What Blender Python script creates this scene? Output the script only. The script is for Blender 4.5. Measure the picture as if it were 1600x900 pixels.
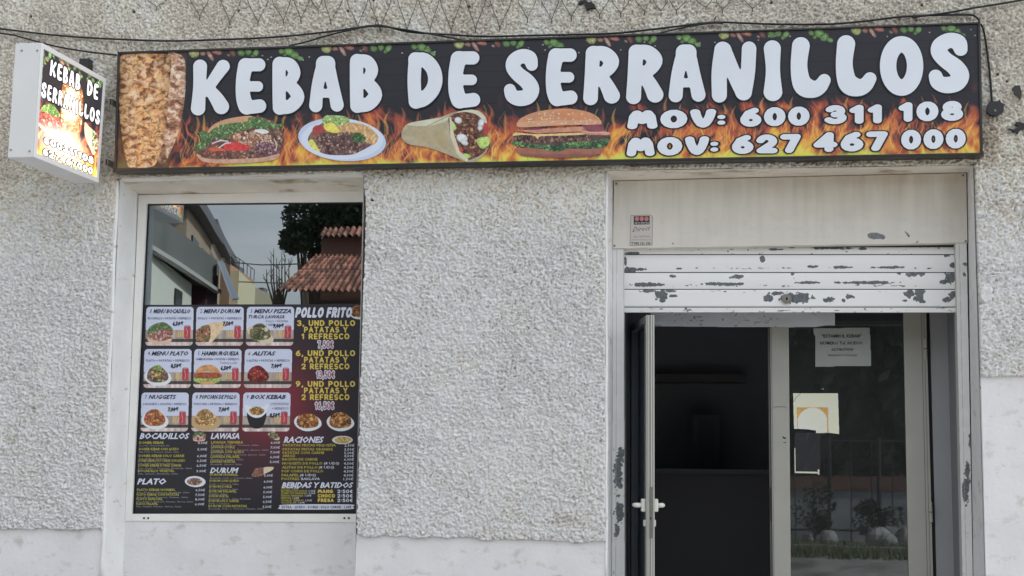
import bpy, math, random
import numpy as np
from mathutils import Vector, Matrix
for o in list(bpy.data.objects): bpy.data.objects.remove(o)
C = bpy.context.scene.collection
sc = bpy.context.scene
# ---------------------------------------------------------------- camera
FPX, NX, NY, ROLL = 2200.0, 1137.0, 728.0, -0.0075
CAMD, CAMH = 10.0, 1.55
n = np.array([(NX-800)/FPX, -(NY-450)/FPX, -1.0]); n /= np.linalg.norm(n)
u = np.array([math.sin(ROLL), math.cos(ROLL), 0.0]); u -= n*(u@n); u /= np.linalg.norm(u)
xx = np.cross(n, u)
RWC = np.array([xx, n, u])              # world_from_camera
cd = bpy.data.cameras.new('camera'); cam = bpy.data.objects.new('camera', cd); C.objects.link(cam)
cd.sensor_width = 36; cd.lens = FPX/1600*36; cd.clip_end = 500; cd.clip_start = 0.1
M = Matrix([list(RWC[0])+[0], list(RWC[1])+[0], list(RWC[2])+[0], [0,0,0,1]])
M.translation = Vector((0, -CAMD, CAMH)); cam.matrix_world = M
sc.camera = cam
# ---------------------------------------------------------------- sky, sun, exposure
SUN_EL, SUN_ROT = math.radians(36), math.radians(79)
w = bpy.data.worlds.new('World'); sc.world = w; w.use_nodes = True
nt = w.node_tree; nt.nodes.clear()
out = nt.nodes.new('ShaderNodeOutputWorld'); bg = nt.nodes.new('ShaderNodeBackground')
sky = nt.nodes.new('ShaderNodeTexSky'); sky.sky_type = 'NISHITA'; sky.sun_disc = False
sky.sun_elevation = SUN_EL; sky.sun_rotation = SUN_ROT; sky.air_density = 1.0; sky.dust_density = 1.5
tc = nt.nodes.new('ShaderNodeTexCoord'); mp = nt.nodes.new('ShaderNodeMapping'); mp.inputs['Scale'].default_value = (1.6, 1.6, 5.5)
nz = nt.nodes.new('ShaderNodeTexNoise'); nz.inputs['Scale'].default_value = 1.7; nz.inputs['Detail'].default_value = 7; nz.inputs['Roughness'].default_value = .55
cr = nt.nodes.new('ShaderNodeValToRGB'); cr.color_ramp.elements[0].position = .30; cr.color_ramp.elements[0].color = (.25,.25,.25,1)
cr.color_ramp.elements[1].position = .62; cr.color_ramp.elements[1].color = (1,1,1,1)
nz2 = nt.nodes.new('ShaderNodeTexNoise'); nz2.inputs['Scale'].default_value = 3.1; nz2.inputs['Detail'].default_value = 6
cg = nt.nodes.new('ShaderNodeValToRGB'); cg.color_ramp.elements[0].position = .35; cg.color_ramp.elements[0].color = (4.9,5.6,6.5,1)
cg.color_ramp.elements[1].position = .68; cg.color_ramp.elements[1].color = (10.6,10.3,9.9,1)
mx = nt.nodes.new('ShaderNodeMix'); mx.data_type = 'RGBA'
L = nt.links.new
L(tc.outputs['Generated'], mp.inputs[0]); L(mp.outputs[0], nz.inputs['Vector']); L(mp.outputs[0], nz2.inputs['Vector'])
L(nz.outputs[0], cr.inputs[0]); L(nz2.outputs[0], cg.inputs[0]); L(cr.outputs[0], mx.inputs[0])
L(sky.outputs[0], mx.inputs[6]); L(cg.outputs[0], mx.inputs[7]); vd = nt.nodes.new('ShaderNodeVectorMath'); vd.operation = 'DOT_PRODUCT'     # brighter sky on the sun side, added for directional relief on the facade
vd.inputs[1].default_value = (.93, -.12, .36); vn = nt.nodes.new('ShaderNodeVectorMath'); vn.operation = 'NORMALIZE'
mr = nt.nodes.new('ShaderNodeMapRange'); mr.inputs[1].default_value = -1; mr.inputs[2].default_value = 1; mr.inputs[3].default_value = .34; mr.inputs[4].default_value = 1.85
ms = nt.nodes.new('ShaderNodeVectorMath'); ms.operation = 'SCALE'
L(tc.outputs['Generated'], vn.inputs[0]); L(vn.outputs[0], vd.inputs[0]); L(vd.outputs['Value'], mr.inputs[0]); L(mx.outputs[2], ms.inputs[0]); L(mr.outputs[0], ms.inputs[3])
L(ms.outputs[0], bg.inputs[0]); L(bg.outputs[0], out.inputs[0])
bg.inputs[1].default_value = 0.125
sl = bpy.data.lights.new('sun', 'SUN'); so = bpy.data.objects.new('sun', sl); C.objects.link(so)
sl.energy = 4.2; sl.angle = math.radians(0.8); sl.color = (1, .96, .9)
sd = Vector((math.sin(SUN_ROT)*math.cos(SUN_EL), math.cos(SUN_ROT)*math.cos(SUN_EL), math.sin(SUN_EL)))
so.rotation_euler = sd.to_track_quat('Z', 'Y').to_euler()
sc.view_settings.view_transform = 'Standard'; sc.view_settings.look = 'None'
sc.view_settings.exposure = 0.31; sc.view_settings.gamma = 1.0
KALB = 1.22                              # print colour on the photograph -> base colour
# ---------------------------------------------------------------- projection helpers
O_ = np.array([0, -CAMD, CAMH])
def Pn(X, Y, d):
    X = np.asarray(X, float); Y = np.asarray(Y, float)
    dc = np.stack([(X-800)/FPX, -(Y-450)/FPX, -np.ones_like(X)], -1)
    dw = dc @ RWC.T
    t = (d+CAMD)/dw[..., 1]
    return O_ + dw*t[..., None]
def P(px, py, d=0.0):
    return Vector(Pn(px, py, d))
def RF(px, py, V, g=.33):               # real point whose mirror image in the glass plane g is seen at px,py at virtual depth V
    p = Pn(px, py, V); return Vector((p[0], 2*g-p[1], p[2]))
def lin(c): c = np.asarray(c, float); return np.where(c <= .04045, c/12.92, ((np.maximum(c,0)+.055)/1.055)**2.4)
def A(r, g, b, k=None):
    v = np.clip(lin(np.array([r, g, b])/255.)*(KALB if k is None else k), 0.004, .86); return (float(v[0]), float(v[1]), float(v[2]), 1)
# ---------------------------------------------------------------- noise
def vnoise(x, y, seed=0):
    x = np.asarray(x, float); y = np.asarray(y, float)
    xi = np.floor(x).astype(np.int64); yi = np.floor(y).astype(np.int64); fx = x-xi; fy = y-yi
    fx = fx*fx*(3-2*fx); fy = fy*fy*(3-2*fy)
    def h(a, b):
        k = (a*374761393 + b*668265263 + seed*1442695041) & 0xffffffff
        k = ((k ^ (k >> 13))*1274126177) & 0xffffffff
        return ((k ^ (k >> 16)) & 0xffff)/65535.0
    return (h(xi,yi)*(1-fx)+h(xi+1,yi)*fx)*(1-fy)+(h(xi,yi+1)*(1-fx)+h(xi+1,yi+1)*fx)*fy
def fbm(x, y, seed=0, o=4, g=.5):
    s = 0; a = 1; t = 0
    for i in range(o): s = s+a*vnoise(x*2**i+i*17.3, y*2**i+i*9.1, seed+i); t += a; a *= g
    return s/t
# ---------------------------------------------------------------- materials
def mat(name, col, rough=.7, metal=0, bump=0, bscale=60, var=.0, vscale=3, spec=.4, stain=None, coat=0, streak=None):
    m = bpy.data.materials.new(name); m.use_nodes = True; t = m.node_tree; b = t.nodes['Principled BSDF']; l = t.links.new
    b.inputs['Base Color'].default_value = col; b.inputs['Roughness'].default_value = rough; b.inputs['Metallic'].default_value = metal
    b.inputs['Specular IOR Level'].default_value = spec; b.inputs['Coat Weight'].default_value = coat
    c = t.nodes.new('ShaderNodeTexCoord')
    src = None
    if var:
        nn = t.nodes.new('ShaderNodeTexNoise'); nn.inputs['Scale'].default_value = vscale; nn.inputs['Detail'].default_value = 6
        l(c.outputs['Object'], nn.inputs['Vector'])
        r = t.nodes.new('ShaderNodeValToRGB'); r.color_ramp.elements[0].position = .3; r.color_ramp.elements[1].position = .7
        r.color_ramp.elements[0].color = tuple(x*(1-var) for x in col[:3])+(1,); r.color_ramp.elements[1].color = tuple(min(.9,x*(1+var)) for x in col[:3])+(1,)
        l(nn.outputs[0], r.inputs[0]); src = r.outputs[0]
    if stain or streak:
        sc_, lo, hi, scol, map_ = stain if stain else streak
        mm = t.nodes.new('ShaderNodeMapping'); mm.inputs['Scale'].default_value = map_
        nn = t.nodes.new('ShaderNodeTexNoise'); nn.inputs['Scale'].default_value = sc_; nn.inputs['Detail'].default_value = 8; nn.inputs['Roughness'].default_value = .6
        l(c.outputs['Object'], mm.inputs[0]); l(mm.outputs[0], nn.inputs['Vector'])
        r = t.nodes.new('ShaderNodeValToRGB'); r.color_ramp.elements[0].position = lo; r.color_ramp.elements[1].position = hi
        r.color_ramp.elements[0].color = (0,0,0,1); r.color_ramp.elements[1].color = (1,1,1,1); l(nn.outputs[0], r.inputs[0])
        x = t.nodes.new('ShaderNodeMix'); x.data_type = 'RGBA'; l(r.outputs[0], x.inputs[0])
        if src: l(src, x.inputs[6])
        else: x.inputs[6].default_value = col
        x.inputs[7].default_value = scol; src = x.outputs[2]
    if src: l(src, b.inputs['Base Color'])
    if bump:
        nn = t.nodes.new('ShaderNodeTexNoise'); nn.inputs['Scale'].default_value = bscale; nn.inputs['Detail'].default_value = 5
        l(c.outputs['Object'], nn.inputs['Vector'])
        bb = t.nodes.new('ShaderNodeBump'); bb.inputs['Strength'].default_value = bump; bb.inputs['Distance'].default_value = .01
        l(nn.outputs[0], bb.inputs['Height']); l(bb.outputs[0], b.inputs['Normal'])
    return m
def matcol(name, rough=.5, bump=0, bscale=80, spec=.4, coat=0, emit=False, warp=0):
    m = bpy.data.materials.new(name); m.use_nodes = True; t = m.node_tree; b = t.nodes['Principled BSDF']; l = t.links.new
    a = t.nodes.new('ShaderNodeAttribute'); a.attribute_name = 'Col'
    l(a.outputs['Color'], b.inputs['Base Color']); b.inputs['Roughness'].default_value = rough
    b.inputs['Specular IOR Level'].default_value = spec; b.inputs['Coat Weight'].default_value = coat; b.inputs['Coat Roughness'].default_value = .25
    if emit:
        g = t.nodes.new('ShaderNodeAttribute'); g.attribute_name = 'Glow'
        l(g.outputs['Color'], b.inputs['Emission Color']); b.inputs['Emission Strength'].default_value = 1.0
    if bump or warp:
        c = t.nodes.new('ShaderNodeTexCoord'); nn = t.nodes.new('ShaderNodeTexNoise'); nn.inputs['Scale'].default_value = bscale; nn.inputs['Detail'].default_value = 4
        l(c.outputs['Object'], nn.inputs['Vector']); bb = t.nodes.new('ShaderNodeBump'); bb.inputs['Strength'].default_value = bump
        bb.inputs['Distance'].default_value = .01; l(nn.outputs[0], bb.inputs['Height']); l(bb.outputs[0], b.inputs['Normal'])
    return m
def glassmat(name, refl, tint=(.55,.58,.58), rough=0.0, dust=0.0, refl_f=.6):
    m = bpy.data.materials.new(name); m.use_nodes = True; t = m.node_tree; t.nodes.clear(); l = t.links.new
    o = t.nodes.new('ShaderNodeOutputMaterial'); g = t.nodes.new('ShaderNodeBsdfGlossy'); tr = t.nodes.new('ShaderNodeBsdfTransparent')
    g.inputs['Roughness'].default_value = rough; g.inputs['Color'].default_value = (.82,.93,1,1); tr.inputs[0].default_value = tint+(1,)
    lw = t.nodes.new('ShaderNodeFresnel'); lw.inputs[0].default_value = 1.45
    ad = t.nodes.new('ShaderNodeMath'); ad.operation = 'ADD'; ad.use_clamp = True; ad.inputs[1].default_value = refl; l(lw.outputs[0], ad.inputs[0])
    mxs = t.nodes.new('ShaderNodeMixShader'); l(ad.outputs[0], mxs.inputs[0]); l(tr.outputs[0], mxs.inputs[1]); l(g.outputs[0], mxs.inputs[2])
    last = mxs.outputs[0]
    c = t.nodes.new('ShaderNodeTexCoord'); nn = t.nodes.new('ShaderNodeTexNoise'); nn.inputs['Scale'].default_value = 1.3; nn.inputs['Detail'].default_value = 1
    l(c.outputs['Object'], nn.inputs['Vector']); bb = t.nodes.new('ShaderNodeBump'); bb.inputs['Strength'].default_value = .05; bb.inputs['Distance'].default_value = .02
    l(nn.outputs[0], bb.inputs['Height']); l(bb.outputs[0], g.inputs['Normal'])
    if dust:
        d = t.nodes.new('ShaderNodeBsdfDiffuse'); d.inputs[0].default_value = (.5,.5,.48,1)
        n2 = t.nodes.new('ShaderNodeTexNoise'); n2.inputs['Scale'].default_value = 5; n2.inputs['Detail'].default_value = 8
        mp_ = t.nodes.new('ShaderNodeMapping'); mp_.inputs['Scale'].default_value = (2,2,.6); l(c.outputs['Object'], mp_.inputs[0]); l(mp_.outputs[0], n2.inputs['Vector'])
        ml = t.nodes.new('ShaderNodeMath'); ml.operation = 'MULTIPLY'; ml.inputs[1].default_value = dust*2; l(n2.outputs[0], ml.inputs[0])
        m2 = t.nodes.new('ShaderNodeMixShader'); l(ml.outputs[0], m2.inputs[0]); l(last, m2.inputs[1]); l(d.outputs[0], m2.inputs[2]); last = m2.outputs[0]
    l(last, o.inputs[0]); return m
# ---------------------------------------------------------------- mesh helpers
def link(name, me, m=None, parent=None, smooth=False):
    o = bpy.data.objects.new(name, me); C.objects.link(o); o.parent = parent
    if m: me.materials.append(m)
    if smooth: me.polygons.foreach_set('use_smooth', [True]*len(me.polygons))
    return o
def tag(o, label=None, cat=None, group=None, kind=None):
    if label: o['label'] = label
    if cat: o['category'] = cat
    if group: o['group'] = group
    if kind: o['kind'] = kind
    return o
def empty(name, label, cat, group=None, loc=(0,0,0)):
    o = bpy.data.objects.new(name, None); C.objects.link(o); o.empty_display_size = .1
    return tag(o, label, cat, group)
class MB:
    def __init__(s): s.v = []; s.f = []
    def add(s, vs, fs):
        b = len(s.v); s.v += [tuple(p) for p in vs]; s.f += [tuple(i+b for i in f) for f in fs]; return s
    def box(s, x0, x1, y0, y1, z0, z1):
        return s.add([(x0,y0,z0),(x1,y0,z0),(x1,y1,z0),(x0,y1,z0),(x0,y0,z1),(x1,y0,z1),(x1,y1,z1),(x0,y1,z1)],
                     [(0,3,2,1),(4,5,6,7),(0,1,5,4),(1,2,6,5),(2,3,7,6),(3,0,4,7)])
    def hexa(s, q, off):                 # quad of 4 points + offset vector -> solid
        off = Vector(off); q = [Vector(p) for p in q]; r = [p+off for p in q]
        return s.add(q+r, [(0,1,2,3),(7,6,5,4),(0,4,5,1),(1,5,6,2),(2,6,7,3),(3,7,4,0)])
    def pxbox(s, q, d0, d1):             # photo quad on plane d0, thickened to plane d1 (same x,z)
        pts = [P(a, b, d0) for a, b in q]; return s.hexa(pts, (0, d1-d0, 0))
    def prism(s, pts, off):
        k = len(pts); off = Vector(off); pts = [Vector(p) for p in pts]
        s.add(pts+[p+off for p in pts], [tuple(range(k)), tuple(range(2*k-1, k-1, -1))]+[(i, (i+1)%k, k+(i+1)%k, k+i) for i in range(k)]); return s
    def tube(s, pts, r, seg=6):
        pts = [Vector(p) for p in pts]; rings = []
        rr = r if hasattr(r, '__len__') else [r]*len(pts)
        for i, p in enumerate(pts):
            d = (pts[min(i+1, len(pts)-1)]-pts[max(i-1, 0)]).normalized()
            a = d.cross(Vector((0,0,1)) if abs(d.z) < .9 else Vector((1,0,0))).normalized(); b = d.cross(a)
            rings.append([p+(a*math.cos(2*math.pi*k/seg)+b*math.sin(2*math.pi*k/seg))*rr[i] for k in range(seg)])
        vs = [p for g in rings for p in g]; fs = []
        for i in range(len(rings)-1):
            for k in range(seg): fs.append((i*seg+k, i*seg+(k+1)%seg, (i+1)*seg+(k+1)%seg, (i+1)*seg+k))
        fs += [tuple(range(seg-1, -1, -1)), tuple((len(rings)-1)*seg+k for k in range(seg))]
        return s.add(vs, fs)
    def cyl(s, a, b, r, seg=16): return s.tube([a, b], r, seg)
    def ball(s, c, r, seg=8):
        c = Vector(c); ts = []
        for i in range(1, seg//2+0):
            th = math.pi*i/(seg//2); ts.append([c+Vector((r*math.sin(th)*math.cos(2*math.pi*k/seg), r*math.sin(th)*math.sin(2*math.pi*k/seg), r*math.cos(th))) for k in range(seg)])
        vs = [p for t in ts for p in t]+[c+Vector((0,0,r)), c-Vector((0,0,r))]; fs = []
        for i in range(len(ts)-1):
            for k in range(seg): fs.append((i*seg+k, (i+1)*seg+k, (i+1)*seg+(k+1)%seg, i*seg+(k+1)%seg))
        N = len(ts)*seg
        for k in range(seg): fs.append((k, (k+1)%seg, N)); fs.append(((len(ts)-1)*seg+(k+1)%seg, (len(ts)-1)*seg+k, N+1))
        return s.add(vs, fs)
    def build(s, name, m, parent=None, smooth=False, bevel=0):
        me = bpy.data.meshes.new(name); me.from_pydata(s.v, [], s.f); me.update()
        o = link(name, me, m, parent, smooth)
        if bevel:
            md = o.modifiers.new('bevel', 'BEVEL'); md.width = bevel; md.segments = 2; md.limit_method = 'ANGLE'
        return o
def gridmesh(name, W3, rgb, keep, m, parent=None, glow=None, smooth=False, k=None):
    """W3 (ny,nx,3) vertex positions, rgb (ny,nx,3) srgb 0-1, keep (ny-1,nx-1) faces"""
    ny, nx = W3.shape[:2]
    idx = np.arange(ny*nx).reshape(ny, nx)
    q = np.stack([idx[1:,:-1], idx[1:,1:], idx[:-1,1:], idx[:-1,:-1]], -1)
    q = q.reshape(-1,4) if keep is None else q[keep]
    used = np.zeros(ny*nx, bool); used[q.ravel()] = True; rem = np.cumsum(used)-1; q = rem[q]
    V = W3.reshape(-1,3)[used]
    me = bpy.data.meshes.new(name); me.vertices.add(len(V)); me.vertices.foreach_set('co', V.astype(np.float32).ravel())
    me.loops.add(q.size); me.loops.foreach_set('vertex_index', q.astype(np.int32).ravel())
    me.polygons.add(len(q)); me.polygons.foreach_set('loop_start', np.arange(0, q.size, 4, dtype=np.int32))
    me.update(calc_edges=True)
    if rgb is not None:
        c = np.clip(lin(np.clip(rgb, 0, 1))*(KALB if k is None else k), .004, .86).reshape(-1,3)[used]; c4 = np.ones((len(c),4), np.float32); c4[:,:3] = c
        at = me.color_attributes.new('Col', 'FLOAT_COLOR', 'POINT'); at.data.foreach_set('color', c4.ravel())
    if glow is not None:
        c = glow.reshape(-1,3)[used]; c4 = np.ones((len(c),4), np.float32); c4[:,:3] = c
        at = me.color_attributes.new('Glow', 'FLOAT_COLOR', 'POINT'); at.data.foreach_set('color', c4.ravel())
    return link(name, me, m, parent, smooth)
def inpoly(X, Y, pts):
    r = np.zeros(X.shape, bool); k = len(pts)
    for i in range(k):
        x1, y1 = pts[i]; x2, y2 = pts[(i+1)%k]
        if y1 == y2: continue
        c = ((Y < y1) != (Y < y2)) & (X < (x2-x1)*(Y-y1)/(y2-y1)+x1); r ^= c
    return r
def smoothpoly(pts, n=6):                # closed Catmull-Rom
    o = []; k = len(pts)
    for i in range(k):
        p0, p1, p2, p3 = [np.array(pts[(i+j-1)%k], float) for j in range(4)]
        for t in np.arange(n)/n:
            o.append(tuple(.5*((2*p1)+(-p0+p2)*t+(2*p0-5*p1+4*p2-p3)*t*t+(-p0+3*p1-3*p2+p3)*t**3)))
    return o
class Cv:                                # painted print: colours per vertex, coordinates in photo pixels (or any 2D space)
    def __init__(s, x0, y0, x1, y1, res):
        s.nx = int((x1-x0)*res)+1; s.ny = int((y1-y0)*res)+1
        s.X, s.Y = np.meshgrid(np.linspace(x0,x1,s.nx), np.linspace(y0,y1,s.ny)); s.c = np.zeros((s.ny,s.nx,3)); s.m = np.zeros((s.ny,s.nx), bool)
        s.x0, s.y0, s.x1, s.y1 = x0, y0, x1, y1
    def fill(s, col): s.c[:] = np.array(col)/255; s.m[:] = True
    def paint(s, mask, col, nz=0, ns=3, seed=0, a=1):
        col = np.array(col)/255.
        f = 1.0
        if nz: f = 1+nz*(fbm(s.X[mask]/ns, s.Y[mask]/ns, seed)-.5)*2; f = f[:,None]
        s.c[mask] = s.c[mask]*(1-a)+col*f*a; s.m[mask] = True
    def ell(s, cx, cy, rx, ry, ang=0, col=(0,0,0), nz=0, ns=3, seed=0, rim=None, within=None, a=1):
        R = max(rx, ry)+1; sx = (s.nx-1)/(s.x1-s.x0); sy = (s.ny-1)/(s.y1-s.y0)
        i0 = max(0, int((cx-R-s.x0)*sx)); i1 = min(s.nx, int((cx+R-s.x0)*sx)+2); j0 = max(0, int((cy-R-s.y0)*sy)); j1 = min(s.ny, int((cy+R-s.y0)*sy)+2)
        if i0 >= i1 or j0 >= j1: return
        X = s.X[j0:j1,i0:i1]-cx; Y = s.Y[j0:j1,i0:i1]-cy; ca, sa = math.cos(ang), math.sin(ang)
        e = ((X*ca+Y*sa)/rx)**2+((-X*sa+Y*ca)/ry)**2; k = e < 1
        if within is not None: k = k & within[j0:j1,i0:i1]
        c = np.array(col)/255.; f = np.ones(k.sum())
        if nz: f = 1+nz*(fbm(s.X[j0:j1,i0:i1][k]/ns, s.Y[j0:j1,i0:i1][k]/ns, seed)-.5)*2
        if rim is not None: f = f*(1-rim*np.clip(e[k],0,1)**2 + .12*rim*(-Y[k]/max(ry,.1)))
        v = s.c[j0:j1,i0:i1]; v[k] = v[k]*(1-a)+c*f[:,None]*a; s.m[j0:j1,i0:i1][k] = True
    def poly(s, pts, col, nz=0, ns=3, seed=0, sm=True, a=1):
        k = inpoly(s.X, s.Y, smoothpoly(pts) if sm else pts); s.paint(k, col, nz, ns, seed, a); return k
    def scat(s, mask, n, r0, r1, pal, seed=0, asp=(.4,.9), rim=.5, a=1):
        rg = random.Random(seed); jj, ii = np.nonzero(mask)
        if len(jj) == 0: return
        for _ in range(n):
            q = rg.randrange(len(jj)); r = rg.uniform(r0, r1); c = np.array(rg.choice(pal))*rg.uniform(.85,1.12)
            s.ell(s.X[jj[q],ii[q]], s.Y[jj[q],ii[q]], r, r*rg.uniform(*asp), rg.uniform(0,3.14), c, rim=rim, within=mask, a=a)
    def line(s, pts, wd, col, a=1):
        x = np.array([p[0] for p in pts], float); y = np.array([p[1] for p in pts], float)
        sx = (s.nx-1)/(s.x1-s.x0); sy = (s.ny-1)/(s.y1-s.y0)
        i0 = max(0, int((x.min()-wd-s.x0)*sx)); i1 = min(s.nx, int((x.max()+wd-s.x0)*sx)+2); j0 = max(0, int((y.min()-wd-s.y0)*sy)); j1 = min(s.ny, int((y.max()+wd-s.y0)*sy)+2)
        if i0 >= i1 or j0 >= j1: return
        X = s.X[j0:j1,i0:i1]; Y = s.Y[j0:j1,i0:i1]; d = np.full(X.shape, 1e9)
        for i in range(len(x)-1):
            dx, dy = x[i+1]-x[i], y[i+1]-y[i]; t = np.clip(((X-x[i])*dx+(Y-y[i])*dy)/(dx*dx+dy*dy+1e-9), 0, 1); w_ = wd*(1-.0*t)
            d = np.minimum(d, np.hypot(X-x[i]-t*dx, Y-y[i]-t*dy))
        k = np.clip(1.2-d/(wd*.5), 0, 1)[...,None]*a; v = s.c[j0:j1,i0:i1]; v[:] = v*(1-k)+np.array(col)/255.*k
        s.m[j0:j1,i0:i1] |= (d < wd*.5)
    def mesh(s, name, d, m, parent, mapf=None, glow=None, k=None):
        W3 = Pn(s.X, s.Y, d) if mapf is None else mapf(s.X, s.Y)
        kp = s.m[:-1,:-1] & s.m[1:,1:] & s.m[1:,:-1] & s.m[:-1,1:]
        return gridmesh(name, W3, s.c, kp, m, parent, glow, k=k)
# ---------------------------------------------------------------- rounded stroke lettering
def arc(cx, cy, rx, ry, a0, a1, k=14):
    return [(cx+rx*math.cos(math.radians(a0+(a1-a0)*i/k)), cy+ry*math.sin(math.radians(a0+(a1-a0)*i/k))) for i in range(k+1)]
SK = {
 '0': (.62, [arc(.31,.5,.31,.5,0,360)]), 'O': (.72, [arc(.36,.5,.36,.5,0,360)]),
 '1': (.30, [[(0,.78),(.24,.98),(.24,0)]]), '2': (.60, [arc(.29,.68,.29,.31,165,-35)+[(.02,.02),(.6,.0)]]),
 '3': (.60, [arc(.28,.75,.26,.25,150,-90,9)+arc(.28,.26,.32,.26,90,-150,9)]), '4': (.66, [[(.48,0),(.50,1),(0,.32),(.66,.32)]]),
 '5': (.58, [[(.52,1),(.10,1),(.06,.58)]+arc(.27,.32,.31,.32,120,-150,9)]), '6': (.62, [[(.5,.98),(.2,.8),(.03,.42)]+arc(.32,.29,.30,.29,180,540)]),
 '7': (.58, [[(0,.98),(.56,.98),(.22,0)]]), '8': (.62, [arc(.31,.76,.24,.24,0,360), arc(.31,.26,.31,.27,0,360)]),
 '9': (.62, [[(.12,.02),(.42,.2),(.59,.58)]+arc(.30,.71,.30,.29,0,-360)]),
 'A': (.70, [[(0,0),(.35,1),(.70,0)],[(.16,.30),(.54,.30)]]), 'B': (.58, [[(0,0),(0,1)]+arc(.28,.77,.25,.23,90,-90,6)+[(.0,.54)],[(0,.52)]+arc(.30,.26,.28,.26,90,-90,6)+[(0,0)]]),
 'C': (.64, [arc(.36,.5,.36,.5,50,310)]), 'D': (.64, [[(0,0),(0,1)]+arc(.24,.5,.40,.5,90,-90,10)+[(0,0)]]),
 'E': (.50, [[(.5,1),(0,1),(0,0),(.5,0)],[(0,.5),(.42,.5)]]), 'F': (.50, [[(.5,1),(0,1),(0,0)],[(0,.48),(.42,.48)]]),
 'G': (.68, [arc(.36,.5,.36,.5,50,345)+[(.42,.4)]]), 'H': (.60, [[(0,0),(0,1)],[(.6,0),(.6,1)],[(0,.5),(.6,.5)]]), 'I': (.02, [[(0,0),(0,1)]]),
 'K': (.58, [[(0,0),(0,1)],[(.54,1),(.06,.48),(.58,0)]]), 'L': (.48, [[(0,1),(0,0),(.48,0)]]),
 'M': (.86, [[(0,0),(.08,.75),(.2,1),(.3,.85),(.43,.38),(.56,.85),(.66,1),(.78,.75),(.86,0)]]), 'N': (.60, [[(0,0),(0,1),(.6,0),(.6,1)]]),
 'P': (.56, [[(0,0),(0,1)]+arc(.28,.72,.28,.28,90,-90,8)+[(0,.44)]]), 'R': (.58, [[(0,0),(0,1)]+arc(.28,.74,.26,.26,90,-90,8)+[(0,.48)],[(.25,.45),(.58,0)]]),
 'S': (.56, [arc(.28,.74,.26,.26,35,270,9)+arc(.28,.25,.28,.26,90,-145,9)]), 'T': (.62, [[(0,1),(.62,1)],[(.31,1),(.31,0)]]),
 'U': (.62, [[(0,1),(0,.35)]+arc(.31,.32,.31,.32,180,360,9)+[(.62,1)]]), 'V': (.68, [[(0,1),(.05,.68),(.15,.32),(.25,.08),(.34,0),(.43,.08),(.53,.32),(.63,.68),(.68,1)]]),
 'W': (.9, [[(0,1),(.2,0),(.45,.8),(.7,0),(.9,1)]]), 'Y': (.62, [[(0,1),(.31,.45),(.62,1)],[(.31,.45),(.31,0)]]), 'Z': (.56, [[(0,1),(.56,1),(0,0),(.56,0)]]),
 ',': (.08, [[(.08,.05),(.0,-.2)]]), ':': (.02, [[(0,.28),(0,.30)],[(0,.78),(0,.80)]]), '.': (.02, [[(0,0),(0,.02)]]), '+': (.4, [[(0,.5),(.4,.5)],[(.2,.3),(.2,.7)]]),
 '€': (.55, [arc(.36,.5,.30,.5,50,310),[(0,.6),(.4,.6)],[(0,.4),(.4,.4)]]),
 # fat bubble capitals of the fascia sign, radius per point
 'bK': [[(.17,.86,.13),(.16,.5,.12),(.135,.14,.135)],[(.27,.43,.10),(.42,.66,.11),(.56,.86,.125)],[(.30,.50,.10),(.44,.32,.13),(.53,.17,.145)]],
 'bE': [[(.19,.85,.15),(.15,.65,.14),(.14,.45,.14),(.16,.28,.15),(.20,.16,.155)],[(.19,.875,.125),(.44,.875,.125)],[(.17,.50,.10),(.42,.50,.10)],[(.22,.13,.13),(.45,.16,.13)]],
 'bB': [[(.13,.87,.13),(.13,.5,.13),(.135,.13,.13)],[(.15,.885,.115),(.32,.86,.12),(.40,.72,.12),(.32,.57,.11),(.2,.53,.09)],[(.2,.52,.09),(.36,.47,.12),(.46,.31,.13),(.34,.16,.13),(.15,.12,.12)]],
 'bA': [[(.13,.13,.13),(.17,.5,.12),(.27,.84,.14)],[(.51,.14,.13),(.43,.5,.12),(.34,.84,.14)],[(.2,.34,.085),(.44,.34,.085)],[(.26,.86,.14),(.35,.86,.14)]],
 'bD': [[(.15,.87,.13),(.13,.5,.13),(.15,.13,.13)],[(.15,.87,.13),(.32,.85,.14),(.46,.70,.14),(.50,.5,.14),(.44,.32,.14),(.30,.18,.14),(.17,.125,.125)]],
 'bS': [[(.50,.72,.115),(.46,.83,.14),(.33,.865,.135),(.20,.79,.14),(.175,.68,.14),(.26,.56,.14),(.42,.43,.15),(.49,.30,.155),(.43,.18,.15),(.28,.145,.145),(.16,.19,.13),(.12,.29,.115)]],
 'bR': [[(.17,.87,.13),(.15,.5,.125),(.13,.13,.13)],[(.18,.875,.125),(.35,.86,.135),(.46,.74,.14),(.40,.60,.12),(.28,.53,.11)],[(.30,.48,.12),(.40,.32,.13),(.47,.17,.145)]],
 'bN': [[(.14,.13,.135),(.14,.5,.14),(.19,.85,.145)],[(.22,.84,.13),(.36,.5,.13),(.52,.18,.14)],[(.62,.865,.13),(.60,.5,.13),(.54,.17,.14)]],
 'bI': [[(.17,.85,.15),(.18,.5,.125),(.18,.16,.165)]],
 'bL': [[(.18,.85,.155),(.15,.55,.145),(.18,.3,.16),(.25,.19,.175),(.38,.155,.15),(.48,.20,.13),(.55,.30,.11)]],
 'bO': [[(.36+.215*math.cos(a), .5+.345*math.sin(a), .145) for a in [i*math.pi/12 for i in range(25)]]],
}
BW = {'bK':.70,'bE':.58,'bB':.60,'bA':.65,'bD':.65,'bS':.645,'bR':.615,'bN':.75,'bI':.36,'bL':.66,'bO':.72}
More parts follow.
